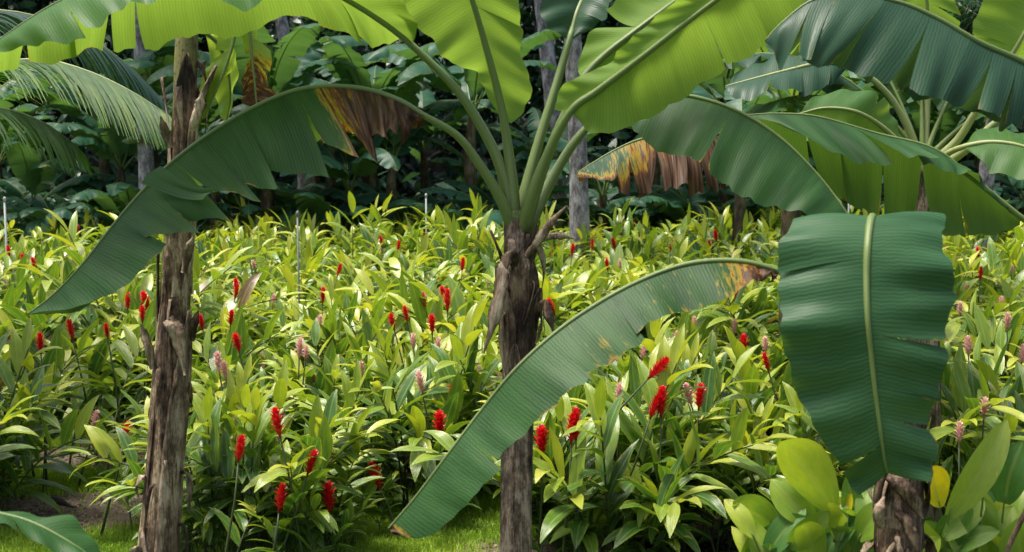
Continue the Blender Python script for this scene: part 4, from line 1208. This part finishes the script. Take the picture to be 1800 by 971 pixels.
# ------------------------------------------------------------------ ginger
def ginger_leaf(mb, p, d, up, L, W, curl, tin, nl=6, fine=False, r=rnd):
    d, up = unit(d), unit(up)
    s = unit(np.cross(d, up)); up = np.cross(s, d)
    nw = 2 if not fine else 4
    us = np.linspace(-1, 1, nw + 1)
    V, Lu = [], []
    q = np.array(p, float)
    dd = d.copy()
    twist = r.uniform(-0.35, 0.35)
    wav = r.uniform(0, 6.28)
    for i in range(nl + 1):
        a = i / nl
        w = W * 0.5 * max(0.03, math.sin(PI * min(1, 0.04 + a * 0.96) ** 0.85) ** 0.8)
        oo = np.cross(s, dd)
        an = twist * a
        s2, o2 = s * math.cos(an) + oo * math.sin(an), oo * math.cos(an) - s * math.sin(an)
        for u in us:
            lift = abs(u) * 0.32 * w + (0.10 * w * math.sin(a * 9 + wav + u) if fine else 0)
            V.append(q + s2 * u * w + o2 * lift)
            Lu.append((a * L, u, tin))
        dd = unit(dd - np.array((0, 0, 1.0)) * curl / nl * (0.35 + 1.3 * a))
        q = q + dd * L / nl
    c = nw + 1
    F = [(i * c + j, i * c + j + 1, (i + 1) * c + j + 1, (i + 1) * c + j) for i in range(nl) for j in range(nw)]
    mb.add(V, F, Lu, 0, np.full(len(V), tin))


def ginger_shoot(mbl, mbs, base, az, lean, H, r, fine=False, tone=0.0):
    """One leafy cane: arching stem, two ranks of lance leaves."""
    n = 10
    pts = [np.array(base, float)]
    e = PI / 2 - lean * 0.35
    for i in range(n):
        pts.append(pts[-1] + H / n * np.array((math.cos(az) * math.cos(e), math.sin(az) * math.cos(e), math.sin(e))))
        e -= lean * 1.25 / n
    P = np.array(pts)
    ks = np.linspace(0, n, 14)
    tube(mbs, cr(P, ks), np.linspace(0.011, 0.005, 14), 5, cap=False)
    T = np.gradient(P, axis=0)
    nleaf = r.randint(14, 17)
    plane = r.uniform(0, PI)
    for i in range(nleaf):
        q = 0.20 + 0.80 * i / (nleaf - 1)
        k = q * n
        p = cr(P, [k])[0]
        t = unit(T[min(n, int(k))])
        a = unit(np.cross(t, np.array((math.cos(plane), math.sin(plane), 0.15))))
        sd_ = unit(a + np.cross(t, a) * r.gauss(0, 0.45)) * (1 if i % 2 else -1)
        ang = 1.2 - 0.65 * q + r.uniform(-0.25, 0.25)
        if i == nleaf - 1: ang = 0.15
        d = t * math.cos(ang) + sd_ * math.sin(ang) + np.array((r.uniform(-.1, .1), r.uniform(-.1, .1), 0.05))
        L = (0.30 + 0.22 * math.sin(PI * min(1, 0.2 + 0.75 * q))) * r.uniform(0.85, 1.12)
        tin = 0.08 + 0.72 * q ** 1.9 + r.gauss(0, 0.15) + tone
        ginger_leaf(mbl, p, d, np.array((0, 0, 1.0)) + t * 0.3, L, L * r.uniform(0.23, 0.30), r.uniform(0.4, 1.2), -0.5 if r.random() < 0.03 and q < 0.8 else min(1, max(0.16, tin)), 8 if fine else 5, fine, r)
    return P[-1]


def field_proto(seed, ns, H):
    r = random.Random(seed)
    ml, ms = MB(), MB()
    for i in range(ns + 6):
        a = 2 * PI * i / ns + r.uniform(-.3, .3)
        rad = 0.34 * math.sqrt(r.random())
        ginger_shoot(ml, ms, (rad * math.cos(a), rad * math.sin(a), 0), a + r.uniform(-.6, .6), 0.15 + 1.25 * (rad / 0.34) * r.uniform(0.6, 1.15), H * r.uniform(0.85, 1.18) * (r.uniform(0.4, 0.65) if i >= ns else 1), r, tone=r.uniform(-0.08, 0.1))
    return ml.mesh('foliage', M['ginger']), ms.mesh('cane', M['cane'])


FP = [field_proto(500 + i, 19 + i % 4, 1.32 + 0.1 * (i % 3)) for i in range(10)]


def shoot_proto(seed):
    r = random.Random(seed)
    ml, ms = MB(), MB()
    ginger_shoot(ml, ms, (0, 0, 0), 0.0, 0.25 + 0.09 * (seed % 9), 1.35 * r.uniform(0.85, 1.12), r, True, tone=0.02 * (seed % 5) - 0.04)
    return ms.mesh('shoot', M['cane']), ml.mesh('foliage', M['ginger'])


SP = [shoot_proto(600 + i) for i in range(14)]


def cone_mesh(seed, mat, slim=1.0):
    """A ginger cone: overlapping pointed bracts in a spiral round a stalk."""
    r = random.Random(seed)
    mb = MB()
    Lc, nb = 0.22, 38
    tube(mb, [(0, 0, -0.02), (0, 0, Lc * 0.5), (0, 0, Lc * 0.97)], [0.010, 0.018, 0.004], 6, tin=0.1)
    for i in range(nb):
        q = i / (nb - 1)
        az = i * 2.39996
        z = 0.0 + q * Lc * 0.88
        rr = 0.016 * math.sin(PI * (0.18 + 0.72 * q)) + 0.004
        bl = (0.056 * math.sin(PI * (0.2 + 0.68 * q)) + 0.016) * r.uniform(0.9, 1.15)
        bw = 0.030 * slim
        out = np.array((math.cos(az), math.sin(az), 0)); s = np.array((-math.sin(az), math.cos(az), 0)); up = np.array((0, 0, 1.0))
        e = 0.98 + 0.35 * q + r.uniform(-0.12, 0.12)
        V, p = [], out * rr * slim + up * z
        for k in range(5):
            a = k / 4
            w = bw * (math.sin(PI * (0.22 + 0.78 * a)) ** 0.8 if a < 1 else 0.04)
            d = out * math.cos(e) + up * math.sin(e)
            nn = up * math.cos(e) - out * math.sin(e)
            V += [p - s * w * 0.5 + nn * w * 0.25, p, p + s * w * 0.5 + nn * w * 0.25]
            p = p + d * bl / 4
            e -= 0.14 + 0.25 * a
        F = []
        for k in range(4):
            for j in range(2):
                F.append((k * 3 + j, k * 3 + j + 1, k * 3 + j + 4, k * 3 + j + 3))
        mb.add(V, F, np.tile((0, 0, 0), (15, 1)), 0, np.repeat(np.linspace(0.1, 0.85, 5), 3) * r.uniform(0.7, 1.1))
    return mb.mesh('flower', mat)


CONES = {'red': [cone_mesh(1, M['red']), cone_mesh(2, M['red'], 0.85), cone_mesh(3, M['red'], 1.1)], 'pink': [cone_mesh(4, M['pink'], 1.05), cone_mesh(5, M['pink'], 0.9)]}
mb = MB()
tube(mb, [(0, 0, 0), (0.01, 0, -0.33), (0.0, 0.01, -0.66), (0, 0, -1)], [0.006, 0.008, 0.010, 0.012], 6)
STALK = mb.mesh('stalk', M['cane'])

clumps = []      # (thing, x, y, flowers)


def clump_front(px, py, ns, spread=1.0, hk=1.0, lean=(0.0, 0.0)):
    g = G(px, py)
    t = empty('ginger_plant', (g[0], g[1], 0))
    r = random.Random(int(px * 7 + py))
    ns = int(ns * 1.45)
    for i in range(ns):
        a = 2 * PI * i / ns + r.uniform(-.35, .35)
        rad = 0.38 * spread * math.sqrt(r.random())
        k = r.randrange(len(SP))
        s = hk * r.uniform(0.80, 1.08) * (r.uniform(0.42, 0.72) if i % 3 == 0 else 1)
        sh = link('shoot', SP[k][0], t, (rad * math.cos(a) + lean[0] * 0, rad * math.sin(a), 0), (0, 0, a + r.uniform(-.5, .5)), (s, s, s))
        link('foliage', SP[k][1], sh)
    clumps.append({'o': t, 'x': g[0], 'y': g[1], 'f': [], 'row': 0})
    return t


for a in ((400, 955, 16, 0.9, 0.86), (520, 962, 13, 0.8, 0.82), (-50, 905, 18, 0.9, 0.95), (735, 872, 15, 1.0, 1.0), (1060, 985, 19, 1.15, 1.04), (1240, 960, 16, 1.1, 0.80), (372, 880, 7, 0.5, 0.86), (-190, 850, 14, 1.0, 1.0), (1420, 930, 16, 1.1, 0.95), (1650, 900, 16, 1.1, 1.0), (1830, 910, 15, 1.0, 1.0), (590, 815, 14, 1.0, 0.86), (900, 850, 15, 1.0, 0.95), (1130, 850, 16, 1.1, 1.0)):
    clump_front(*a)

row, yy = 1, 12.4
while yy < 27.6:
    half = 0.43 * yy + 0.9
    xs = np.arange(-half, half + 0.1, 1.42) + rnd.uniform(-.4, .4)
    for xq in xs:
        xx, y2 = xq + rnd.uniform(-.3, .3), yy + rnd.uniform(-.35, .35)
        if row == 1 and -5.9 < xx < -1.9: continue
        k = rnd.randrange(len(FP))
        t = empty('ginger_plant', (xx, y2, 0), rnd.uniform(0, 6.28))
        s = rnd.choice((0.78, 0.88, 0.96, 1.0, 1.06, 1.18)) * rnd.uniform(0.95, 1.05)
        t.scale = (s, s, s * rnd.uniform(0.92, 1.1))
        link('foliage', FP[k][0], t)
        link('cane', FP[k][1], t)
        clumps.append({'o': t, 'x': xx, 'y': y2, 'f': [], 'row': row})
    row += 1
    yy += 1.42 + 0.012 * row


def add_flower(px, py, kind, z, tilt=0.0, k=1.0, d=None):
    """A cone where the photograph shows one; (px, py) its middle, z the height it stands at."""
    v = U(px, py, 1.0) - CAMP
    s = d if d else (z - CAM_H) / v[2]
    p = CAMP + v * s
    c = min(clumps, key=lambda c: (c['x'] - p[0]) ** 2 + (c['y'] - p[1]) ** 2)
    o = c['o']
    r = random.Random(int(px * 13 + py))
    base = p - np.array((math.sin(tilt) * 0.11, 0, math.cos(tilt) * 0.11)) * k
    k *= (0.84 if kind == 'red' else 0.72) * random.Random(int(px * 3 + py * 5)).uniform(0.82, 1.14)
    tilt += random.Random(int(px + py)).uniform(-0.22, 0.22)
    fl = link('flower', r.choice(CONES[kind]), o)
    fl['label'] = 'red cone flower' if kind == 'red' else 'pink cone flower'
    Mw = Matrix.Translation(Vector(base)) @ Euler((r.uniform(-.15, .15), tilt + r.uniform(-.08, .08), r.uniform(0, 0.5)), 'XYZ').to_matrix().to_4x4() @ Matrix.Scale(k, 4)
    Mo = Matrix.LocRotScale(o.location, o.rotation_euler, o.scale)
    fl.matrix_basis = Mo.inverted() @ Mw
    st = link('stalk', STALK, fl, scale=(1 / k, 1 / k, min(1.35, base[2] + 0.02) / k))
    if d or py > 470:
        q = SP[0] if r.random() < 0.5 else SP[9]
        sc = max(0.35, (base[2] + 0.02) / 1.22)
        sh = link('shoot', q[0], o)
        link('foliage', q[1], sh)
        az = r.uniform(0.3, 2.8)
        sh.matrix_basis = Mo.inverted() @ (Matrix.Translation(Vector((base[0] - 0.16 * sc * math.cos(az), base[1] - 0.16 * sc * math.sin(az) + 0.05, 0))) @ Matrix.Rotation(az, 4, 'Z') @ Matrix.Diagonal((sc, sc, sc, 1)))
    c['f'].append(kind)


RED = [(218, 752, 9.6, 0.05), (491, 737, 8.65, 0.0), (542, 805, 8.6, 0.05), (419, 781, 8.6, 0), (497, 870, 8.5, 0.25), (658, 832, 9.5, -0.35), (774, 743, 9.75, 0.05), (793, 685, 10.3, -.1), (953, 770, 8.5, 0.05), (1000, 748, 8.5, -.15), (1018, 743, 8.5, 0.2),
       (1230, 690, 9.1, 0.05), (1155, 708, 8.9, 0.4), (1165, 703, 8.9, 0.1), (1155, 640, 9.0, 0.5), (582, 870, 8.8, 0.1)]
for px, py, d, t in RED: add_flower(px, py, 'red', 0, t, 1.0, d)
RED2 = [(223, 526), (259, 528), (190, 575), (413, 510), (407, 553), (395, 430), (415, 497), (782, 513), (787, 525), (759, 563), (717, 548), (746, 525), (752, 418), (670, 423), (813, 460), (1005, 437), (1040, 428), (1080, 427), (1070, 460), (1248, 430), (1259, 412), (1180, 430), (1116, 392),
        (965, 500), (972, 535), (62, 462), (40, 455), (3, 415), (15, 438), (136, 400), (1310, 600), (1295, 510), (1350, 630), (1720, 440), (1725, 475), (197, 498), (128, 575), (595, 470), (565, 515), (690, 560), (250, 548), (355, 560), (25, 590), (70, 600), (420, 595), (700, 430)]
for px, py in RED2: add_flower(px, py, 'red', (1.46 if py < 480 else 1.36) + rnd.uniform(-.05, .08), rnd.uniform(-.15, .15), rnd.uniform(0.8, 1.1))
PINK = [(857, 490), (725, 592), (637, 640), (447, 462), (1175, 605), (1170, 625), (1130, 610), (1705, 602), (1797, 618), (384, 630), (396, 640), (740, 665), (525, 605), (535, 612), (845, 395), (836, 420), (1090, 460), (1715, 437), (1760, 530), (1087, 680), (1190, 590), (1770, 560), (770, 600), (1130, 520), (1220, 560), (1290, 570), (1345, 600), (1080, 560), (1700, 500), (1780, 470), (1745, 560), (1690, 540), (1260, 500), (930, 560), (560, 560), (480, 520), (1665, 445)]
for px, py in PINK: add_flower(px, py, 'pink', (1.36 if py < 480 else 1.22) + rnd.uniform(-.05, .08), rnd.uniform(-.1, .1), rnd.uniform(0.85, 1.1))
for px, py, z in ((163, 728, 10.9), (1730, 710, 9.0), (1687, 750, 8.8), (1215, 685, 9.3)): add_flower(px, py, 'pink', 0, 0, 1.0, z)

rows = sorted({c['row'] for c in clumps})
numw = {0: 'no', 1: 'one', 2: 'two', 3: 'three', 4: 'four', 5: 'five', 6: 'six', 7: 'seven', 8: 'eight', 9: 'nine', 10: 'ten', 11: 'eleven', 12: 'twelve', 13: 'thirteen', 14: 'fourteen'}
for rw in rows:
    line = sorted((c for c in clumps if c['row'] == rw), key=lambda c: c['x'] / c['y'])
    for i, c in enumerate(line):
        a, b = c['f'].count('red'), c['f'].count('pink')
        look = ' and '.join(([f'{numw[a]} red'] if a else []) + ([f'{numw[b]} pink'] if b else [])) + (' cone' if a + b == 1 else ' cones') if a + b else 'leaves only'
        where = 'front row' if rw == 0 else ('back row' if rw == rows[-1] else f'{ordw[rw]} row')
        tag(c['o'], f'ginger plant with {look}, {ordw[i]} from left in the {where}', 'ginger plant', 'ginger plants of the field')

# ------------------------------------------------------------------ large paddle-leaved plants at the lower right
PADDLE = {0: [], 1: []}


def paddle_leaf(t, bx, by, tx, ty, wpx, tin, d=6.5, arch=0.0, lean=0.0, seed=0):
    r = random.Random(seed)
    a, b = U(bx, by, d), U(tx, ty, d + lean)
    L = np.linalg.norm(b - a)
    n = 12
    view = unit(CAMP - a)
    t0 = unit(b - a)
    s = unit(np.cross(t0, view))
    yaw = r.uniform(-0.45, 0.45)
    s = s * math.cos(yaw) + view * math.sin(yaw)
    o = unit(np.cross(s, t0))
    if np.dot(o, np.array((0, -0.3, 1.0))) < 0: o = -o
    W = wpx / F_PX * d * 0.5 / max(0.6, math.cos(yaw))
    mb = MB()
    V, Lu, P = [], [], []
    us = np.linspace(-1, 1, 9)
    ph = r.uniform(0, 6)
    for i in range(n + 1):
        q = i / n
        c = a + (b - a) * q + o * (arch * L * math.sin(PI * q))
        P.append(c)
        w = W * max(0.02, math.sin(PI * min(1, 0.05 + 0.95 * q) ** 1.02) ** 0.62)
        if i == n: w = W * 0.03
        for u in us:
            V.append(c + s * u * w + o * (abs(u) ** 1.2 * 0.28 * w + 0.05 * W * math.sin(q * 8 + ph + u * 2)))
            Lu.append((q * L, u, tin))
    c_ = len(us)
    F = [(i * c_ + j, i * c_ + j + 1, (i + 1) * c_ + j + 1, (i + 1) * c_ + j) for i in range(n) for j in range(c_ - 1)]
    nrm = np.cross(V[1] - V[0], V[c_] - V[0])
    mid = 6 * c_ + 4
    nrm = np.cross(V[mid + 1] - V[mid], V[mid + c_] - V[mid])
    if np.dot(nrm, o) < 0: F = [f[::-1] for f in F]
    mb.add(V, F, Lu, 0, np.full(len(V), tin) + np.array([l[0] / L * 0.12 - 0.06 for l in Lu]))
    lf = mb.build('leaf', M['paddle'], t)
    base = np.array(t.location) + np.array((r.uniform(-.12, .12), r.uniform(-.12, .12), 0))
    st = MB()
    pp = cr([base, base * 0.4 + a * 0.6 + np.array((0, 0, 0.05)), a, a + (b - a) * 0.5 + o * arch * L], np.linspace(0, 2.15, 18))
    tube(st, pp, np.linspace(0.013, 0.004, 18), 6)
    st.build('petiole', M['petiole'], lf, origin=np.array(t.location))
    return lf


pl = empty('paddle_leaf_plant', base_of(1440, 900, 6.6))
tag(pl, 'large-leaved plant with paddle leaves left of the short shaggy trunk, one leaf yellow', 'foliage plant', 'paddle-leaved plants at the lower right')
pr = empty('paddle_leaf_plant', base_of(1720, 900, 6.6))
tag(pr, 'large-leaved plant with paddle leaves right of the short shaggy trunk, some leaves yellowing', 'foliage plant', 'paddle-leaved plants at the lower right')
LV = [(0, 1465, 898, 1372, 776, 84, .66), (0, 1428, 920, 1355, 842, 62, .62), (0, 1375, 940, 1288, 884, 60, .5), (0, 1325, 945, 1273, 878, 34, .75), (0, 1478, 990, 1382, 902, 66, .28), (0, 1405, 1005, 1328, 918, 70, .2), (0, 1298, 1015, 1328, 932, 34, .55),
      (0, 1447, 948, 1497, 868, 46, .98), (0, 1545, 965, 1488, 912, 28, .45), (0, 1502, 925, 1488, 835, 40, .3), (0, 1522, 935, 1528, 855, 42, .55), (0, 1500, 1010, 1440, 925, 55, .4), (0, 1360, 1030, 1290, 975, 50, .35), (0, 1460, 1030, 1400, 960, 60, .3),
      (1, 1652, 892, 1640, 820, 58, .97), (1, 1668, 908, 1770, 738, 56, .60), (1, 1655, 965, 1708, 885, 52, .42), (1, 1762, 945, 1708, 842, 54, .12), (1, 1765, 885, 1798, 775, 66, .3), (1, 1782, 930, 1815, 826, 66, .55), (1, 1730, 858, 1736, 810, 40, .9),
      (1, 1650, 975, 1758, 932, 42, .42), (1, 1668, 990, 1745, 952, 38, .6), (1, 1608, 990, 1652, 945, 46, .55), (1, 1700, 1010, 1690, 920, 60, .3), (1, 1800, 1000, 1790, 910, 60, .45), (1, 1740, 1020, 1770, 950, 50, .5), (1, 1640, 1020, 1620, 930, 50, .35)]
fr_ = random.Random(77)
for q in range(64):
    w_ = q % 2
    bx = fr_.uniform(1330, 1540) if w_ == 0 else fr_.uniform(1630, 1810)
    by = fr_.uniform(945, 1050)
    LV.append((w_, bx, by, bx + fr_.uniform(-75, 75), by - fr_.uniform(60, 105), fr_.uniform(32, 56), fr_.choice((0.2, 0.35, 0.5, 0.6, 0.65, 0.75))))
for i, (w, bx, by, tx, ty, wp, ti) in enumerate(LV):
    t = (pl, pr)[w]
    lf = paddle_leaf(t, bx, by, tx, ty, wp, ti, d=6.5 + ((i * 37) % 5 - 2) * 0.06 + (0.12 if by > 1000 else 0), arch=0.10, lean=((i * 53) % 7 - 3) * 0.06, seed=900 + i)
    if ti > 0.88: lf['label'] = 'yellow leaf'
mb = MB()
tube(mb, cr([U(1752, 1040, 6.2), U(1772, 965, 6.15), U(1800, 905, 6.1), U(1830, 850, 6.1)], np.linspace(0, 3, 12)), 0.014, 7)
b_ = base_of(1752, 1040, 6.2)
tube(mb, [b_, b_ * 0.4 + U(1752, 1040, 6.2) * 0.6, U(1752, 1040, 6.2)], 0.014, 7)
tag(mb.build('dead_stick', M['sheath_dark']), 'dead brown stick slanting up among the paddle leaves at the lower right', 'stick')

# ------------------------------------------------------------------ grass, litter, bird, pipes
g = np.random.default_rng(3)
n = 520000
dd = g.uniform(8.4, 17.5, n)
xx = g.uniform(-1, 1, n) * (0.43 * dd + 0.4)
keep = g.random(n) < np.clip(1.35 - (dd - 8.4) / 10, 0.25, 1)
for (mx, my, rx, ry) in MULCH:
    q = ((xx - mx) / rx) ** 2 + ((dd - my) / ry) ** 2
    keep &= g.random(n) < np.clip((q - 0.55) * 1.6, 0.02, 1)
for c in clumps:
    if c['y'] < 18:
        q = (xx - c['x']) ** 2 + (dd - c['y']) ** 2
        keep &= (q > 0.22) | (g.random(n) < 0.12)
xx, dd = xx[keep], dd[keep]
n = len(xx)
patch = np.sin(xx * 1.3 + 2) * np.sin(dd * 1.7) + 0.5 * np.sin(xx * 4.1 + dd * 3.3)
h = g.uniform(0.035, 0.085, n) * (1 + 0.25 * patch)
w = g.uniform(0.0022, 0.0042, n)
az = g.uniform(0, 2 * PI, n); le = g.uniform(0.1, 0.9, n); la = g.uniform(0, 2 * PI, n)
s = np.stack([np.cos(az), np.sin(az), 0 * az], 1) * w[:, None]
ld = np.stack([np.cos(la), np.sin(la), 0 * la], 1)
p = np.stack([xx, dd, 0 * xx + 0.002], 1)
m_ = p + ld * (le * h * 0.3)[:, None] + np.array((0, 0, 1.0)) * (h * 0.62)[:, None]
tip = p + ld * (le * h)[:, None] + np.array((0, 0, 1.0)) * (h * (1 - 0.35 * le))[:, None]
V = np.stack([p - s, p + s, m_ - s * .8, m_ + s * .8, tip], 1).reshape(-1, 3).astype(np.float32)
idx = np.arange(n)[:, None] * 5
quads = (idx + np.array((0, 1, 3, 2))).astype(np.int32)
tris = (idx + np.array((2, 3, 4))).astype(np.int32)
me = bpy.data.meshes.new('lawn_grass')
me.vertices.add(len(V)); me.vertices.foreach_set('co', V.ravel())
loops = np.concatenate([quads.ravel(), tris.ravel()])
me.loops.add(len(loops)); me.loops.foreach_set('vertex_index', loops)
me.polygons.add(2 * n)
me.polygons.foreach_set('loop_start', np.concatenate([np.arange(n) * 4, n * 4 + np.arange(n) * 3]).astype(np.int32))
me.update(calc_edges=True)
a = me.attributes.new('tin', 'FLOAT', 'POINT')
tv = np.clip(0.5 + 0.18 * patch + g.normal(0, 0.2, n), 0, 1)
a.data.foreach_set('value', np.repeat(tv, 5).astype(np.float32))
me.materials.append(M['grass'])
me.polygons.foreach_set('use_smooth', np.ones(2 * n, bool))
me.validate()
o = link('lawn_grass', me)
tag(o, 'short bright green lawn between the ginger clumps', 'grass', kind='stuff')

mb = MB()
P = []
for (mx, my, rx, ry) in MULCH:
    k = 900
    a = g.uniform(0, 2 * PI, k); q = np.sqrt(g.random(k))
    P.append(np.stack([mx + rx * q * np.cos(a), my + ry * q * np.sin(a), 0.012 + 0 * a], 1))
P = np.concatenate(P)
gg = np.random.default_rng(9)
k = len(P)
az = gg.uniform(0, 2 * PI, k); L = gg.uniform(0.015, 0.06, k)[:, None]
d = np.stack([np.cos(az), np.sin(az), gg.uniform(-.1, .35, k)], 1); s = np.stack([-np.sin(az), np.cos(az), gg.uniform(-.3, .3, k)], 1) * L * gg.uniform(0.1, 0.35, (k, 1))
V = np.stack([P, P + d * L * .5 - s + (0, 0, .004), P + d * L * .5 + s + (0, 0, .004), P + d * L], 1).reshape(-1, 3)
F = [(4 * i, 4 * i + 2, 4 * i + 3, 4 * i + 1) for i in range(k)]
mb.add(V, F, None, 0, np.repeat(np.clip(gg.normal(0.45, 0.28, k), 0, 1), 4))
tag(mb.build('leaf_litter', M['litter'], smooth=False), 'brown chips and dry leaf litter on the bare mulch patches', 'litter', kind='stuff')

# bird on the lawn
gb = G(104, 900)
tbird = empty('bird', (gb[0], gb[1], 0))
tag(tbird, 'small dark brown bird standing on the mulch edge beside the left ginger plant', 'bird')
mb = MB()
B0 = np.array((gb[0], gb[1], 0.0))
spine = [(-.075, .085), (-.055, .100), (-.020, .100), (.015, .088), (.045, .072), (.075, .056), (.125, .036)]
P = [B0 + np.array((-.098, 0, .112)), B0 + np.array((-.09, 0, .116))] + [B0 + np.array((x_, 0, z_)) for x_, z_ in spine]
rr = [0.008, 0.019, 0.021, 0.030, 0.037, 0.034, 0.024, 0.013, 0.007]
ks = np.linspace(0, len(P) - 1, 34)
tube(mb, cr(P, ks), np.interp(ks, np.arange(len(rr)), rr), 12, squash=0.85)
mb.build('body', M['feather'], tbird)
mb = MB(); tube(mb, [B0 + (-.100, 0, .114), B0 + (-.112, 0, .110), B0 + (-.124, 0, .106)], [0.007, 0.005, 0.001], 6); mb.build('beak', M['beak'], tbird)
for sy in (-.012, .012):
    mb = MB(); tube(mb, [B0 + (0.0, sy, .066), B0 + (.006, sy, .034), B0 + (-.002, sy, .006)], [0.006, 0.003, 0.0025], 5); tube(mb, [B0 + (.012, sy, .006), B0 + (-.022, sy, .006)], 0.0025, 5)
    mb.build('leg', M['beak'], tbird)


def pipe(px, top_py, d, rad, mat, label):
    p = U(px, top_py, d)
    b = np.array((p[0], p[1], 0))
    t = empty('sprinkler_pipe', b)
    tag(t, label, 'pipe', 'sprinkler pipes in the field')
    mb = MB(); tube(mb, [b, b + (0, 0, p[2] * 0.5), p], rad, 10); mb.build('riser', M[mat], t)
    mb = MB(); tube(mb, [p - (0, 0, .02), p + (0, 0, .03), p + (0, 0, .05)], [rad * 1.5, rad * 1.5, rad * 0.6], 10); mb.build('cap', M[mat], t)


pipe(523, 378, 15.5, 0.012, 'pole_dark', 'thin grey pipe standing among the ginger between the two banana trunks')
pipe(749, 345, 25.0, 0.017, 'pole', 'pale upright pipe at the far edge of the ginger, left of the middle trunk')
pipe(8, 352, 19.0, 0.016, 'pole', 'white pipe standing in the ginger at the left edge')
pipe(1493, 322, 24.0, 0.016, 'pole', 'white pipe just above the hanging dark leaf on the right')
